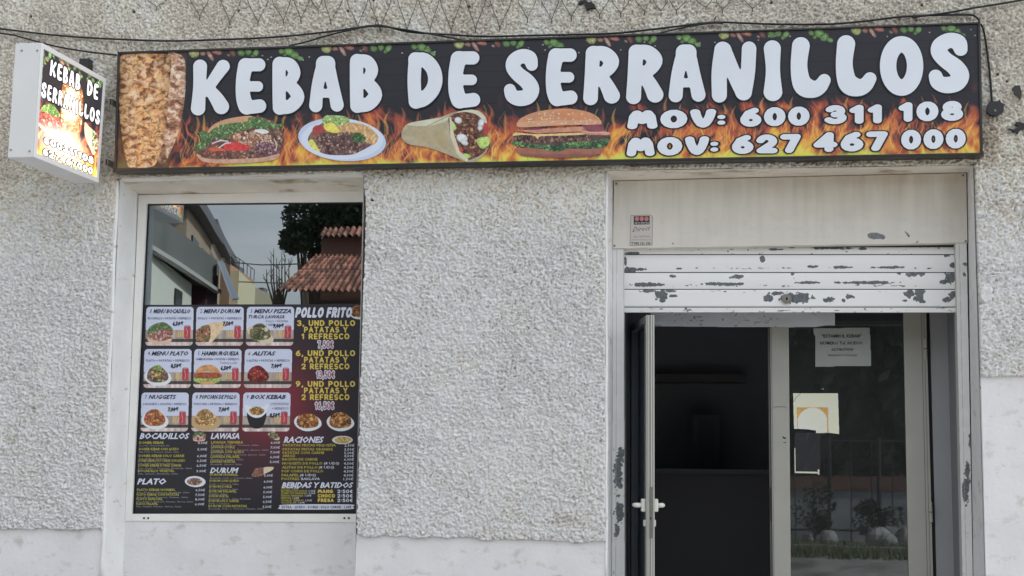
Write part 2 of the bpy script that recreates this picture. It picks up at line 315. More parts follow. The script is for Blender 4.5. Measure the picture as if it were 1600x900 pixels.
def crs(st):                             # Catmull-Rom resample of a stroke with radii
    if len(st) < 3: return st
    p = [st[0]]+list(st)+[st[-1]]; o = []
    if abs(st[0][0]-st[-1][0])+abs(st[0][1]-st[-1][1]) < 1e-6: p[0] = st[-2]; p[-1] = st[1]
    for i in range(1, len(p)-2):
        a_, b_, c_, d_ = [np.array(v, float) for v in p[i-1:i+3]]
        for t in (0,.2,.4,.6,.8): o.append(tuple(.5*((2*b_)+(-a_+c_)*t+(2*a_-5*b_+4*c_-d_)*t*t+(-a_+3*b_-3*c_+d_)*t**3)))
    o.append(tuple(st[-1])); return o
def capsdf(X, Y, strokes, k=.045, asp=1.0):
    """strokes of (x,y,r); asp scales x so the pen stays round on the board"""
    d = None
    for st in strokes:
        e0 = None
        for (x1,y1,r1),(x2,y2,r2) in zip(st, st[1:]):
            dx, dy = (x2-x1)*asp, y2-y1; px, py = (X-x1)*asp, Y-y1; t = np.clip((px*dx+py*dy)/(dx*dx+dy*dy+1e-12), 0, 1)
            e = np.hypot(px-t*dx, py-t*dy)-(r1+(r2-r1)*t); e0 = e if e0 is None else np.minimum(e0, e)
        if d is None: d = e0
        else:
            h = np.clip(.5+.5*(d-e0)/k, 0, 1); d = d*(1-h)+e0*h-k*h*(1-h)*.5
    return d
def march(X, Y, D, iso, mb, mapf):
    ins = D < iso; ny, nx = D.shape; vid = {}
    def vert(key, x, y):
        if key not in vid: vid[key] = len(mb.v); mb.v.append(tuple(mapf(x, y)))
        return vid[key]
    for j in range(ny-1):
        for i in range(nx-1):
            cs = ((j,i),(j,i+1),(j+1,i+1),(j+1,i)); fl = [ins[c] for c in cs]
            if not any(fl): continue
            poly = []
            for a in range(4):
                c, d = cs[a], cs[(a+1)%4]
                if fl[a]: poly.append(vert(c, X[c], Y[c]))
                if fl[a] != fl[(a+1)%4]:
                    t = (iso-D[c])/(D[d]-D[c]); key = (min(c,d), max(c,d)); poly.append(vert(key, X[c]+(X[d]-X[c])*t, Y[c]+(Y[d]-Y[c])*t))
            if len(poly) >= 3: mb.f.append(tuple(poly))
def bubble(ch, box, mb, mb2, d, d2, outl, step=1.1, yslope=0, mapw=None, rs_c=.90):
    """one fat capital fitted to the photo box x0,y0,x1,y1"""
    x0, y0, x1, y1 = box; g = SK['b'+ch]; wd = BW['b'+ch]; segs = [crs([(p[0],p[1],p[2]*rs_c) for p in st]) for st in g]
    h = y1-y0; m = (outl+2)/h; nx = int((x1-x0+2*outl+4)/step); ny = int((h+2*outl+4)/step)
    U = np.linspace(-m*h/(x1-x0)*wd, wd*(1+m*h/(x1-x0)), nx); Vv = np.linspace(-m, 1+m, ny); U, Vv = np.meshgrid(U, Vv)
    D = capsdf(U, Vv, segs)
    PX = x0+U/wd*(x1-x0); PY = y1-Vv*h
    def mf(dd): return (lambda x, y: P(x, y, dd)) if mapw is None else (lambda x, y: mapw(x, y, dd))
    march(PX, PY, D, 0, mb, mf(d))
    if mb2 is not None: march(PX, PY, D, outl/h, mb2, mf(d2))
def stroketext(s, x0, yb, width, cap, mb, d, r=.14, gap=.10, mb2=None, d2=0, outl=0, slope=0., shear=0., step=None, mapw=None, space=.5):
    """text fitted to width px, baseline yb, cap height cap px"""
    tot = 0; adv = []
    for ch in s:
        if ch == ' ': adv.append((None, tot)); tot += space; continue
        wd = SK[ch][0]; adv.append((ch, tot)); tot += wd+2*r+gap
    tot -= gap; H = 1+2*r; kx = width/tot; ky = cap/H; step = step or max(.45, cap/22)
    for ch, a in adv:
        if ch is None: continue
        wd, g = SK[ch]; segs = [[(p[0],p[1],r) for p in s_] for s_ in g]
        mg = outl/ky+.08; nx = max(5, int((wd+2*r+2*mg)*kx/step)); ny = max(5, int((H+2*mg)*ky/step)+(3 if ch==',' else 0))
        lo = -r-mg-(.3 if ch == ',' else 0)
        U, Vv = np.meshgrid(np.linspace(-r-mg, wd+r+mg, nx), np.linspace(lo, 1+r+mg, ny))
        D = capsdf(U, Vv, segs, .02)
        PX = x0+(a+r+U)*kx+shear*(Vv)*ky; PY = yb-(Vv+r)*ky+slope*(PX-x0)
        def mf(dd): return (lambda x, y: P(x, y, dd)) if mapw is None else (lambda x, y: mapw(x, y, dd))
        march(PX, PY, D, 0, mb, mf(d))
        if mb2 is not None: march(PX, PY, D, outl/ky, mb2, mf(d2))
_fc = {}
def fonttext(s, x0, yb, width, cap, mb, d, bold=0., shear=0., slope=0., mapw=None):
    key = (s, bold, shear)
    if key not in _fc:
        cu = bpy.data.curves.new('t', 'FONT'); cu.body = s; cu.offset = bold; cu.shear = shear; cu.resolution_u = 1; cu.fill_mode = 'FRONT'
        ob = bpy.data.objects.new('t', cu); C.objects.link(ob); bpy.context.view_layer.update()
        me = bpy.data.meshes.new_from_object(ob.evaluated_get(bpy.context.evaluated_depsgraph_get()))
        v = [tuple(p.co) for p in me.vertices]; f = [tuple(p.vertices) for p in me.polygons]
        bpy.data.objects.remove(ob); bpy.data.meshes.remove(me); bpy.data.curves.remove(cu); _fc[key] = (v, f)
    v, f = _fc[key]
    if not v: return
    xs = [p[0] for p in v]; a, b = min(xs), max(xs); kx = width/max(b-a, 1e-6); ky = cap/.73
    mpf = (lambda x, y: P(x, y, d)) if mapw is None else (lambda x, y: mapw(x, y, d))
    mb.add([mpf(x0+(p[0]-a)*kx, yb-p[1]*ky+slope*(p[0]-a)*kx) for p in v], f)
ORD = ['first','second','third','fourth','fifth','sixth','seventh','eighth','ninth','tenth']
# ================================================================ SETTING: ground
m_asph = mat('asphalt', (.17,.165,.16,1), .9, bump=.4, bscale=120, var=.3, vscale=2)
m_pave = mat('paving', (.42,.41,.39,1), .85, bump=.3, bscale=60, var=.2, vscale=3)
m_kerb = mat('kerbstone', (.35,.34,.33,1), .8, bump=.3, bscale=50, var=.15)
tag(MB().box(-150,150,-160,150,-1.0,-.12).build('ground', m_asph), kind='structure')
tag(MB().box(-60,40,-3.2,6,-.119,0).build('pavement', m_pave), kind='structure')
tag(MB().box(-60,40,-3.35,-3.203,-.119,.006).build('kerb', m_kerb), kind='structure')
# ================================================================ SHOP BUILDING
shop = empty('shop_building', 'rough grey stucco shopfront with white painted plinth, window and door openings', 'building')
m_wall = matcol('stucco', .95, bump=.7, bscale=260, spec=.15)
SY = -.016
STEP = .0062
x_l = P(0,450).x-.7; x_r = P(1600,450).x+.7; z_b = P(800,900).z-.5; z_t = P(800,0).z+.55
nx = int((x_r-x_l)/STEP); nz_ = int((z_t-z_b)/STEP)
GX, GZ = np.meshgrid(np.linspace(x_l,x_r,nx), np.linspace(z_t,z_b,nz_))
# photo pixel of every wall vertex
def proj(Xw, Yw, Zw):
    d = np.stack([Xw, Yw+CAMD, Zw-CAMH], -1) @ RWC
    return 800+FPX*d[...,0]/-d[...,2], 450-FPX*d[...,1]/-d[...,2]
PXw, PYw = proj(GX, np.zeros_like(GX), GZ)
wig = (fbm(GX*14, GZ*14, 31, 3)-.5)*6
HW = [(184,281),(190,278.5),(567,271),(571,330),(566,480),(557,800),(552,1200),(140,1200),(162,860),(172,560)]
HD = [(946.5,267.5),(1521,258.5),(1529,500),(1540,900),(1545,1200),(946,1200),(948,850)]
hole = inpoly(PXw+wig*.3, PYw+wig*.3, HW) | inpoly(PXw+wig*.25, PYw+wig*.25, HD)
pl = np.where(PXw < 400, 828+wig*1.1, np.where(PXw < 1200, 838+(PXw-555)*.028+wig*1.5, 591+wig*1.2))
plm = PYw > pl
dead = hole | plm
keepv = ~dead
kf = keepv[:-1,:-1] & keepv[1:,1:] & keepv[1:,:-1] & keepv[:-1,1:]
# height field: trowelled rough cast
big = fbm(GX*9, GZ*9, 3, 3)-.5
n1 = vnoise(GX*80+6*big, GZ*88, 11)*.55+vnoise(GX*118, GZ*126+3*big, 12)*.45; rid = 1-np.abs(vnoise(GX*84+5*big, GZ*76, 5)*2-1)
lump = np.clip((vnoise(GX*104+2, GZ*112, 13)-.62)*2.6, 0, 1)
ampv = .72+.75*fbm(GX*2.6, GZ*2.6, 19, 3)
Hh_ = ampv*((n1-.5)*.026 + (rid-.5)*.011 + lump*.010) + big*.004 - .008*np.clip((vnoise(GX*96, GZ*90, 15)-.66)*3.3,0,1)
edge = np.zeros_like(keepv); 
dd = dead.copy()
for _ in range(1):
    e2 = dd.copy(); e2[1:] |= dd[:-1]; e2[:-1] |= dd[1:]; e2[:,1:] |= dd[:,:-1]; e2[:,:-1] |= dd[:,1:]; dd = e2
edge = dd & keepv
YW = SY-Hh_
YW[edge] = .02
# colour: bare cement above, thin white wash below
tr = np.where(PXw < 400, 287, np.where(PXw < 1000, 274, 262))+ (fbm(GX*3,GZ*3,51)-.5)*14
q = np.clip((PYw-tr)/9+.5, 0, 1)[...,None]
upper = np.array([198,191,179.])/255; lower = np.array([227,222,216.])/255
upn = (fbm(GX*2.2,GZ*2.2,61)-.5)[...,None]; 
upn2 = (fbm(GX*6,GZ*1.3,63)-.5)[...,None]; upn3 = np.clip(fbm(GX*3.1,GZ*3.1,64,5,.6)-.56,0,1)[...,None]
colw = (upper*(1+.26*upn+.16*upn2))*(1-q)+lower*(1+.10*upn+.08*upn2)*q
colw = colw*(1-upn3*np.array([.22,.24,.27]))
warm = np.clip(1-(PYw-tr)/150, 0, 1)[...,None]*q
colw = colw*(1-warm*np.array([.05,.07,.11]))
# relief shading put into the colour: hollows darker, high spots lighter
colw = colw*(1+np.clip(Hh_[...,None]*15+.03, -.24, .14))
# fascia sign's shade and grime painted as a dark band, plus drip stains
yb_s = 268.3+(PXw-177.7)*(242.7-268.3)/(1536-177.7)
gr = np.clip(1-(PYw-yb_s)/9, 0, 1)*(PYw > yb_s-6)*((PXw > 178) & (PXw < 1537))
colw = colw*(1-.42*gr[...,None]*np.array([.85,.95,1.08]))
gr = np.clip(1-np.hypot((PXw-1545)/28,(PYw-215)/50),0,1)[...,None]; colw = colw*(1-.28*gr*np.array([.9,1,1.1]))
gr = np.clip(1-np.hypot((PXw-885)/40,(PYw-812)/16),0,1)[...,None]; colw *= (1-.25*gr)
# plaster repair daub right of the door
gr = np.hypot((PXw-1540)/10,(PYw-459)/14) < 1+.25*(fbm(GX*30,GZ*30,71)-.5)
colw[gr] = np.array([214,213,212])/255; YW[gr] = SY-.012-.4*Hh_[gr]
for hx, hy, hr in ((49,27,2.6),(210,19,2.4),(374,18,2.3),(544,18,2.2),(733,11,2.2),(584,1,2),(582,313,1.8),(1558,117,2),(1573,128,2),(1205,5,2.0),(1440,9,2.)):
    gr = np.hypot(PXw-hx, PYw-hy); colw[gr < hr] = .06; YW[gr < hr] = .02
W3 = np.stack([GX, YW, GZ], -1)
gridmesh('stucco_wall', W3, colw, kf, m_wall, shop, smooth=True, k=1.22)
# side extensions of the facade beyond the dense part, and upper floor
m_wall2 = mat('stucco_far', A(216,212,205), .95, bump=1.0, bscale=70, var=.10, vscale=3, spec=.15)
for e_ in ((-12, x_l, 0, 7.5), (x_r, 7, 0, 7.5), (x_l, x_r, z_t, 7.5)): MB().box(e_[0], e_[1], SY-.002, .4, e_[2], e_[3]).build('outer_wall', m_wall2, shop)
MB().box(-12.2,7.2,-.35,7.5,7.5,7.75).build('roof', mat('roof_tile', (.35,.15,.09,1), .85, bump=1, bscale=14), shop)
# plinths: smooth white paint
m_white = mat('white_masonry_paint', A(208,207,208), .7, bump=.28, bscale=30, var=.05, vscale=4, spec=.3, stain=(7,.56,.76,A(172,168,160),(1,1,1.6)))
def slab(q, d0, d1, name, m, parent, bevel=0): return MB().pxbox(q, d0, d1).build(name, m, parent, bevel=bevel)
zt = lambda px, py: P(px, py).z
def vquad(name, xa, xb, za, zb, ya, yb, m, parent): return MB().box(xa, xb, ya, yb, za, zb).build(name, m, parent)
MB().prism([P(-200,822,.004), P(163,822,.004), P(158,1100,.004), P(-200,1100,.004)], (0,.3,0)).build('plinth', m_white, shop)
MB().prism([P(557,834,.004), P(947.5,841,.004), P(947.5,1100,.004), P(549,1100,.004)], (0,.3,0)).build('plinth', m_white, shop)
MB().prism([P(1533,585,.004), P(1800,585,.004), P(1800,1100,.004), P(1545,1100,.004)], (0,.3,0)).build('plinth', m_white, shop)
# ---- window reveal
m_rev = mat('reveal_paint', A(222,220,216), .75, bump=.25, bscale=35, var=.06, vscale=5, stain=(6,.62,.72,A(160,148,128),(1,1,2.5)))
m_sof = mat('soffit_paint', A(214,206,194), .8, bump=.3, bscale=30, var=.1, vscale=4, stain=(5,.56,.70,A(150,132,104),(.6,1,3)))
RD = .30
def quadmesh(mb, pts): mb.add(pts, [(0,1,2,3)])
rv = MB()
wl0, wl1 = P(187.5,280.5,-.003), P(154,1050,-.003); wi0, wi1 = P(216,304,RD), P(188,1010,RD)
wr0 = P(568,272,-.003); wr1 = P(551,1050,-.003); wri0 = Vector((wr0.x-.0, RD, P(567,300,RD).z)); wri1 = Vector((wr1.x, RD, wr1.z))
def splay(mb, a, b, c, d, back=.25, sub=12):   # a-b outer edge, d-c inner edge, with a solid behind
    nrm = (b-a).cross(d-a).normalized()
    mb.add([a,b,c,d], [(0,1,2,3)])
splay(rv, wl0, wl1, wi1, wi0)
rv.build('window_reveal', m_rev, shop)
rv = MB(); splay(rv, wr0, wr1, wri1, wri0); rv.build('window_reveal', m_rev, shop)
rv = MB(); splay(rv, wl0, wr0, wri0, wi0); rv.build('window_soffit', m_sof, shop)
MB().box(P(168,270).x, P(575,270).x, .012, .28, P(400,279,.01).z, P(400,250,.01).z).build('window_lintel', m_rev, shop)
MB().box(P(130,270).x, P(156,270,.01).x, .012, .5, -.1, P(400,250,.01).z).build('window_jamb', m_rev, shop)
MB().prism([P(187,262,.012), P(170,262,.012), P(135,1060,.012), P(152,1060,.012)], (0,.27,0)).build('window_jamb', m_rev, shop)
# rounded paint bead along the left edge of the window opening and the door opening
bd = MB(); bd.tube([P(183.5+ (159-183.5)*t+math.sin(t*23)*.8, 283+(905-283)*t, .004) for t in [i/24 for i in range(25)]], .016, 8)
bd.tube([P(190+(567-190)*t, 279+(271-279)*t+math.sin(t*19)*.6, .006) for t in [i/20 for i in range(21)]], .012, 8)
bd.build('edge_bead', m_rev, shop, smooth=True)
# ---- apron under the window
ap = MB(); ap.prism([P(190,806,RD-.004), P(560,806,RD-.004), P(560,1060,RD-.004), P(182,1060,RD-.004)], (0,.2,0)); ap.build('window_apron', m_white, shop)
# ---- window
win = MB()
FR = [(216.5,304.5),(575,298),(562,816),(195,814)]; GL = [(229,318),(575,315),(560,803),(205.5,803)]
m_frame = mat('window_frame_paint', A(218,217,213), .45, bump=.08, bscale=60, var=.04, vscale=6, stain=(14,.68,.74,A(150,146,138),(1,1,1)))
def ring(mb, o_, i_, d0, d1):
    for a in range(4):
        b = (a+1)%4; mb.pxbox([o_[a], o_[b], i_[b], i_[a]], d0, d1)
ring(win, FR, GL, RD-.012, RD+.06)
wfr = win.build('window', m_frame, shop, bevel=.004)
gk = MB(); ring(gk, [(229,317.6),(575,314.6),(560,803.4),(205.5,803.4)], [(231,320),(573,317),(558,801.4),(207.8,801.4)], RD+.012, RD+.03); gk.build('gasket', mat('black_rubber', (.02,.02,.02,1), .6), wfr)
m_glassw = glassmat('window_glass', .25, (.30,.31,.32))
MB().add([P(a,b,RD+.03) for a,b in [(228,316),(577,313),(562,806),(204,806)]], [(3,2,1,0)]).build('glass', m_glassw, wfr)
hb = MB()
for hx in (225,231.5,538,545): hb.cyl(P(hx,809.5,RD-.012), P(hx,809.5,RD-.016), .008, 8)
hb.build('drain_slot', mat('dark_slot', (.03,.03,.03,1), .8), wfr)
# ---- door opening reveals
DR = .30
rv = MB()
dl0, dl1 = P(948.5,267,-.003), P(948.5,1050,-.003); di0, di1 = P(958,283,DR), P(955,1040,DR)
dr0, dr1 = P(1520.5,258.5,-.003), P(1543,1050,-.003); e0, e1 = P(1511,270,DR), P(1523,1030,DR)
splay(rv, dl0, dl1, di1, di0); rv.build('door_reveal', m_white, shop); rv = MB(); splay(rv, dr0, dr1, e1, e0); rv.build('door_reveal', m_white, shop)
rv = MB(); splay(rv, dl0, dr0, e0, di0); rv.build('door_soffit', m_sof, shop)
MB().box(P(930,262).x, P(1540,262).x, .012, .28, P(1200,262,.01).z+.012, P(1200,235,.01).z).build('door_lintel', m_rev, shop)
MB().prism([P(947.6,262,.012), P(925,262,.012), P(925,1060,.012), P(947.2,1060,.012)], (0,.27,0)).build('door_jamb', m_rev, shop)
MB().prism([P(1545,256,.012), P(1522.5,256,.012), P(1544,1060,.012), P(1566,1060,.012)], (0,.27,0)).build('door_jamb', m_rev, shop)
bd = MB(); bd.tube([P(947.5+math.sin(t*31)*.4, 270+(905-270)*t, .004) for t in [i/24 for i in range(25)]], .009, 8)
bd.build('edge_bead', m_rev, shop, smooth=True)
# ---- paint-chipped metal (colour painted per vertex)
m_chip = matcol('chipped_enamel', .42, bump=.12, bscale=50, spec=.45)
STEEL = np.array([92,97,101.])
def chips(cv, base, thr=.70, sx=7, sy=4, seed=0, extra=(), edgef=None):
    cv.c[:] = np.array(base)/255*(1+.05*(fbm(cv.X/30,cv.Y/12,seed)-.5)[...,None]); cv.m[:] = True
    f = fbm(cv.X/sx, cv.Y/sy, seed+1, 5, .6)
    if edgef is not None: f = f+edgef(cv.X, cv.Y)
    k = f > thr
    wob = (fbm(cv.X/5, cv.Y/5, seed+3, 4, .6)-.5)
    for ex, ey, rx, ry in extra: k |= np.hypot((cv.X-ex)/rx, (cv.Y-ey)/ry)+wob*1.5 < 1
    cv.paint(k, STEEL, nz=.25, ns=3, seed=seed+7); return k
# shutter housing plate
cv = Cv(950,262,1520,396,1.0); cv.fill((200,196,187))
st = fbm(cv.X/9, cv.Y/120, 3, 4)-.5
cv.c *= (1+.10*st*np.clip(1.25-(cv.Y-275)/110, .2, 1))[...,None]
bl = np.clip(1-(cv.Y-275)/75,0,1)*np.clip((cv.X-1100)/250,0,1)*fbm(cv.X/16,cv.Y/60,9); cv.c *= 1-(bl[...,None]*np.array([.08,.12,.17]))
cv.c *= 1+.05*(fbm(cv.X/40,cv.Y/20,21)-.5)[...,None]
sm_ = fbm(cv.X/12, cv.Y/7, 15, 4) > .66; cv.paint(sm_ & (cv.Y > 330) & (cv.Y < 372), (170,166,160), a=.10)
q_ = [(959,283),(1510,270),(1512,379.5),(957.5,388.5)]
cv.poly([(1356,366),(1364,363),(1375,365),(1383,369),(1381,374),(1372,373),(1365,374),(1357,371)], (108,112,114), .15)
cv.poly([(1414,362),(1418,364),(1422,369),(1419,370)], (98,98,92), .2)
cv.line([(1432,379),(1434,377)], 2, (60,58,55)); cv.line([(1051,380),(1052,381)], 2, (60,58,55))
for sx_, sy_ in ((963,287),(960,384),(1505,274),(1509,377)): cv.ell(sx_, sy_, 1.8, 1.8, 0, (90,88,84))
cv.m = inpoly(cv.X, cv.Y, q_)
hous = empty('dummy', '', ''); bpy.data.objects.remove(hous)
shut = MB().pxbox(q_, DR-.018, DR+.3).build('shutter_housing', mat('housing_paint', A(202,198,189), .5, var=.08), shop, bevel=.003)
cv.mesh('cover_plate', DR-.0205, m_chip, shut)
# shutter slats
SD = .36
def slat(name, ya, yb, prof, seed, parent, thr=.74, extra=(), xl=975.5, xr0=1490, xr1=1494, base=(224,225,226), ef=None):
    cv = Cv(xl-1, ya, xr1+1, yb, 2.2); chips(cv, base, thr, 9, 3.2, seed, extra, ef)
    t = (cv.Y-ya)/(yb-ya); W = Pn(cv.X, cv.Y, SD); W[...,1] += -prof(t)
    kp = np.ones((cv.ny-1,cv.nx-1), bool)
    o = gridmesh(name, W, cv.c, kp, m_chip, parent, smooth=True); return o
def curved(t): return .012*np.sin(np.clip(t,0,1)*math.pi*.86+.12)**.8
def flat(t): return .013-.004*np.clip((.08-t)/.08,0,1)-.006*np.clip((t-.93)/.07,0,1)
rs = MB().box(P(975,440,SD).x, P(1494,440,SD).x, SD+.004, SD+.012, P(1200,483,SD).z, P(1200,380,SD).z).build('roller_shutter', mat('dark_steel', (.06,.06,.06,1), .6), shop)
edgechip = lambda ya, yb, lo: (lambda X, Y: 0.25*np.clip(1-np.abs((Y-yb+lo)/3.0),0,1)*(fbm(X/45,Y*0,77)>.46) - .05)
slat('slat', 386.5, 397.3, curved, 40, rs, .74, [(988,396,14,2),(1135,386.5,5,1.5),(1137,393,2,1.5),(1211,390,11,1.6),(1237,385.5,5,3),(1296,388,30,2.2),(1348,389,6,2)])
slat('slat', 398.6, 425.3, curved, 41, rs, .80, [(977,408,2.6,6),(985,422,13,4),(1003,421,6,2),(1191,405,4,5),(1061,420,6,1.5),(1315,418,16,2.2),(1390,418,26,2),(1270,417,9,2),(1479,399.5,6,3),(1489,415,5,4)], ef=edgechip(398.6,425.3,6))
slat('slat', 426.6, 451.6, curved, 42, rs, .79, [(1052,432,5,2.5),(1150,433,10,3.2),(1238,428,3,3),(1010,445,26,3),(1130,444,32,2.6),(1260,442,20,2),(1350,442,45,2.4),(1425,429,8,4),(1437,427,7,5),(1405,427,3,4),(1484,434,9,9),(1489,428,6,8),(1475,441,8,3)], ef=edgechip(426.6,451.6,5))
slat('slat', 453, 479.6, flat, 43, rs, .82, [(1033,461,10,9),(1036,470,4,3),(1012,455,12,2.5),(1052,463,7,2),(1046,455,8,2),(1243,466,25,8),(1200,466,8,6),(1212,459,12,3),(1295,469,9,4),(1318,470,2.5,3),(1327,464,7,3),(1421,459,8,7),(1436,457,8,8),(1433,467,9,5),(1441,471,6,3),(1413,470,4,1.5),(1479,469,7,4),(1488,461,5,7)], ef=edgechip(453,479.6,24))
cv = Cv(974,480.6,1495,488,2.2); chips(cv, (212,212,210), .70, 8, 2.5, 44); W = Pn(cv.X, cv.Y, SD-.02)
gridmesh('bottom_bar', W, cv.c, None, m_chip, MB().pxbox([(974,480.6),(1495,480.6),(1495,488),(974,488)], SD-.0195, SD+.02).build('bottom_bar_profile', mat('bar_paint', A(180,180,176), .5), rs, bevel=0))
lk = MB().cyl(P(1229,467,SD-.02), P(1229,467,SD-.034), .036, 20).build('lock', mat('brushed_lock', (.45,.43,.40,1), .35, metal=.8), rs, smooth=False)
MB().cyl(P(1229,467,SD-.034), P(1229,467,SD-.042), .020, 20).build('lock_ring', mat('lock_ring', (.55,.53,.5,1), .3, metal=.8), lk)
MB().box(P(1227.6,467,SD).x, P(1230.4,467,SD).x, SD-.0435, SD-.040, P(1229,470,SD).z, P(1229,464,SD).z).build('keyhole', mat('keyhole', (.01,.01,.01,1), .8), lk)
# guide rails with peeling paint
def rail(x0a, x1a, x0b, x1b, ya, yb, seed, thr, ex, base=(204,204,202)):
    cv = Cv(min(x0a,x0b)-2, ya, max(x1a,x1b)+2, yb, 1.6); 
    yy = lambda X, Y: .20*np.clip((Y-640)/120,0,1)*np.clip((880-Y)/60,.35,1)
    chips(cv, base, thr, 6, 16, seed, ex, yy)
    cv.paint(np.abs((cv.X-(x0a+(x0b-x0a)*(cv.Y-ya)/(yb-ya)))-6.2) < .55, (150,150,150), a=.55)
    t = (cv.Y-ya)/(yb-ya); cv.m = (cv.X > x0a+(x0b-x0a)*t) & (cv.X < x1a+(x1b-x1a)*t)
    bo = MB().pxbox([(x0a,ya),(x1a,ya),(x1b,yb),(x0b,yb)], DR-.006, DR+.10).build('guide_rail', mat('rail_paint%d'%seed, A(178,178,175), .5), shop, bevel=0)
    cv.mesh('rail_face', DR-.0085, m_chip, bo); return bo
rail(957.5, 974.5, 955.5, 976.5, 389, 1000, 60, .86, [(970,712,5,12),(966,740,7,30),(969,800,7,14),(964,830,4,12)])
rail(1492.5, 1510.5, 1506, 1522, 379, 1000, 61, .90, [(1508,413,5,3),(1507,429,2,3),(1511,735,4,16),(1509,765,5,22),(1516,690,3,12)])
# paper-thin side return of the right guide
# ================================================================ DOOR (aluminium, set deep)
DP = .85
m_alu = mat('grey_lacquered_aluminium', A(158,157,150), .38, var=.05, vscale=4, spec=.5, bump=.03, bscale=20)
m_alud = mat('anthracite_profile', A(84,88,94), .35, var=.08, vscale=4, spec=.5)
m_dark = mat('dark_rubber', (.012,.012,.014,1), .6)
# vestibule side walls between shutter plane and door plane, ceiling
xl_ = P(975,600,.41).x; xr_ = P(1497,600,.41).x
m_vest = mat('vestibule_paint', A(120,122,126), .7, bump=.1)
for e_ in (((1511.5,255),(1600,255),(1600,1060),(1524.5,1060)), ((957.2,255),(900,255),(900,1060),(954.4,1060))): MB().pxbox(e_, .303, .405).build('jamb_core', m_vest, shop)
for e_ in ((xl_-.25, xl_), (xr_, xr_+.25)): MB().box(e_[0], e_[1], .41, 1.0, 0, 4.0).build('vestibule_side', m_vest, shop)
MB().box(xl_-.25, xr_+.25, .62, 1.2, P(1200,470,DP).z+.02, 4.1).build('door_lintel', m_vest, shop)
MB().box(xl_-.2, xr_+.2, .28, 1.1, 0, .12).build('door_step', m_pave, shop)
door = empty('tmp','',''); bpy.data.objects.remove(door)
ZT = P(1200,470,DP).z
# fixed outer frame
def vpost(mb, xa0, xb0, xa1, xb1, d0, d1, y0=470, y1=1040): mb.pxbox([(xa0,y0),(xb0,y0),(xb1,y1),(xa1,y1)], d0, d1)
fx = MB(); vpost(fx, 1452, 1484, 1467, 1496, DP-.02, DP+.05); fx.pxbox([(976,462),(1500,462),(1500,474),(976,474)], DP-.02, DP+.05)
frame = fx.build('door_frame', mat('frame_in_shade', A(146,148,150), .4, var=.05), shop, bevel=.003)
g_ = MB()
vpost(g_, 976.5, 979.5, 977, 980, DP-.01, DP+.04); vpost(g_, 981, 984, 981.5, 984.5, DP-.015, DP+.04); vpost(g_, 985, 990, 985.5, 990.5, DP-.02, DP+.04)
g_.build('hinge_post', m_alud, frame)
# right leaf
rl = MB()
vpost(rl, 1202.5, 1232, 1209, 1237, DP-.045, DP+.01)
vpost(rl, 1411, 1447, 1423, 1462, DP-.045, DP+.01)
rl.pxbox([(1232.5,476),(1410.5,476),(1410.5,486),(1232.5,486)], DP-.04, DP+.01)
rl.pxbox([(1236,985),(1422,985),(1423,1040),(1238,1040)], DP-.04, DP+.01)
rleaf = rl.build('door_leaf', m_alu, shop, bevel=.004); rleaf['label'] = 'closed right door leaf with notice and gold sticker on its glass'
ln = MB()
vpost(ln, 1199.3, 1201.6, 1205.6, 1207.9, DP-.03, DP+.01); vpost(ln, 1204.5, 1205.1, 1210.8, 1211.4, DP-.0475, DP-.04)
vpost(ln, 1438.5, 1439.2, 1452, 1452.7, DP-.0475, DP-.04); vpost(ln, 1442.5, 1443.1, 1457, 1457.6, DP-.0475, DP-.04)
ln.build('profile_groove', mat('groove', A(96,96,94), .5), rleaf)
vb = MB(); vpost(vb, 1447.6, 1451.6, 1462.6, 1466.6, DP-.01, DP+.02); vb.build('rubber_seal', m_dark, rleaf)
sl_ = MB().pxbox([(1203.4,762),(1204.8,762),(1205.6,814),(1204.2,814)], DP-.049, DP-.04).build('strike_slot', m_dark, rleaf)
for yy, dx in ((545,0),(800,9)):
    MB().cyl(P(1445.5+dx*.9, yy-16, DP-.055), P(1446+dx, yy+16, DP-.055), .012, 10).build('hinge', m_alu, rleaf, smooth=False)
    MB().cyl(P(1445.8+dx*.95, yy-.5, DP-.055), P(1445.8+dx*.95, yy+.6, DP-.055), .0135, 10).build('hinge_ring', m_dark, rleaf)
m_glassd = glassmat('door_glass', .12, (.62,.64,.64), rough=.010, dust=.035)
MB().add([P(a,b,DP-.02) for a,b in [(1231,484),(1412,484),(1424,1000),(1237,1000)]], [(3,2,1,0)]).build('glass', m_glassd, rleaf)
sc_ = MB()
for q_ in ([(1222,681.5),(1228,684),(1228,686),(1224,685)], [(1223,691),(1228,691),(1228,692.3),(1225,692.2)]): sc_.add([P(a,b,DP-.0475) for a,b in q_], [(3,2,1,0)])
sc_.build('scratch_mark', m_dark, rleaf)
tm = MB(); tm.tube([P(1210,638,DP-.048), P(1210.5,635.5,DP-.048), P(1227,635.5,DP-.048), P(1227.6,638,DP-.048)], .0022, 5); tm.build('tape_trace', mat('tape', A(125,124,118), .5), rleaf)
# dusty board hung across the top
cv = Cv(1014,486,1306,515,2.0); cv.fill((196,199,206)); cv.c *= (1+.10*(fbm(cv.X/25,cv.Y/8,5)-.5))[...,None]
k = (fbm(cv.X/5,cv.Y/3,8,5,.65) > .66) & (fbm(cv.X/40,cv.Y/20,18) > .5); cv.paint(k, (108,106,102), a=.6)
cv.m = inpoly(cv.X, cv.Y, [(1016,486),(1305,486),(1305,508.5),(1290,508.8),(1276,511),(1235,511.6),(1205,511),(1140,511.2),(1018,510)])
bo = MB().pxbox([(1017,478),(1304,478),(1304,508),(1018,509.5)], DP-.086, DP-.068).build('top_board', mat('board', A(148,150,155), .7), shop)
cv.mesh('board_face', DP-.0885, matcol('dusty_board', .7, bump=.1), bo)
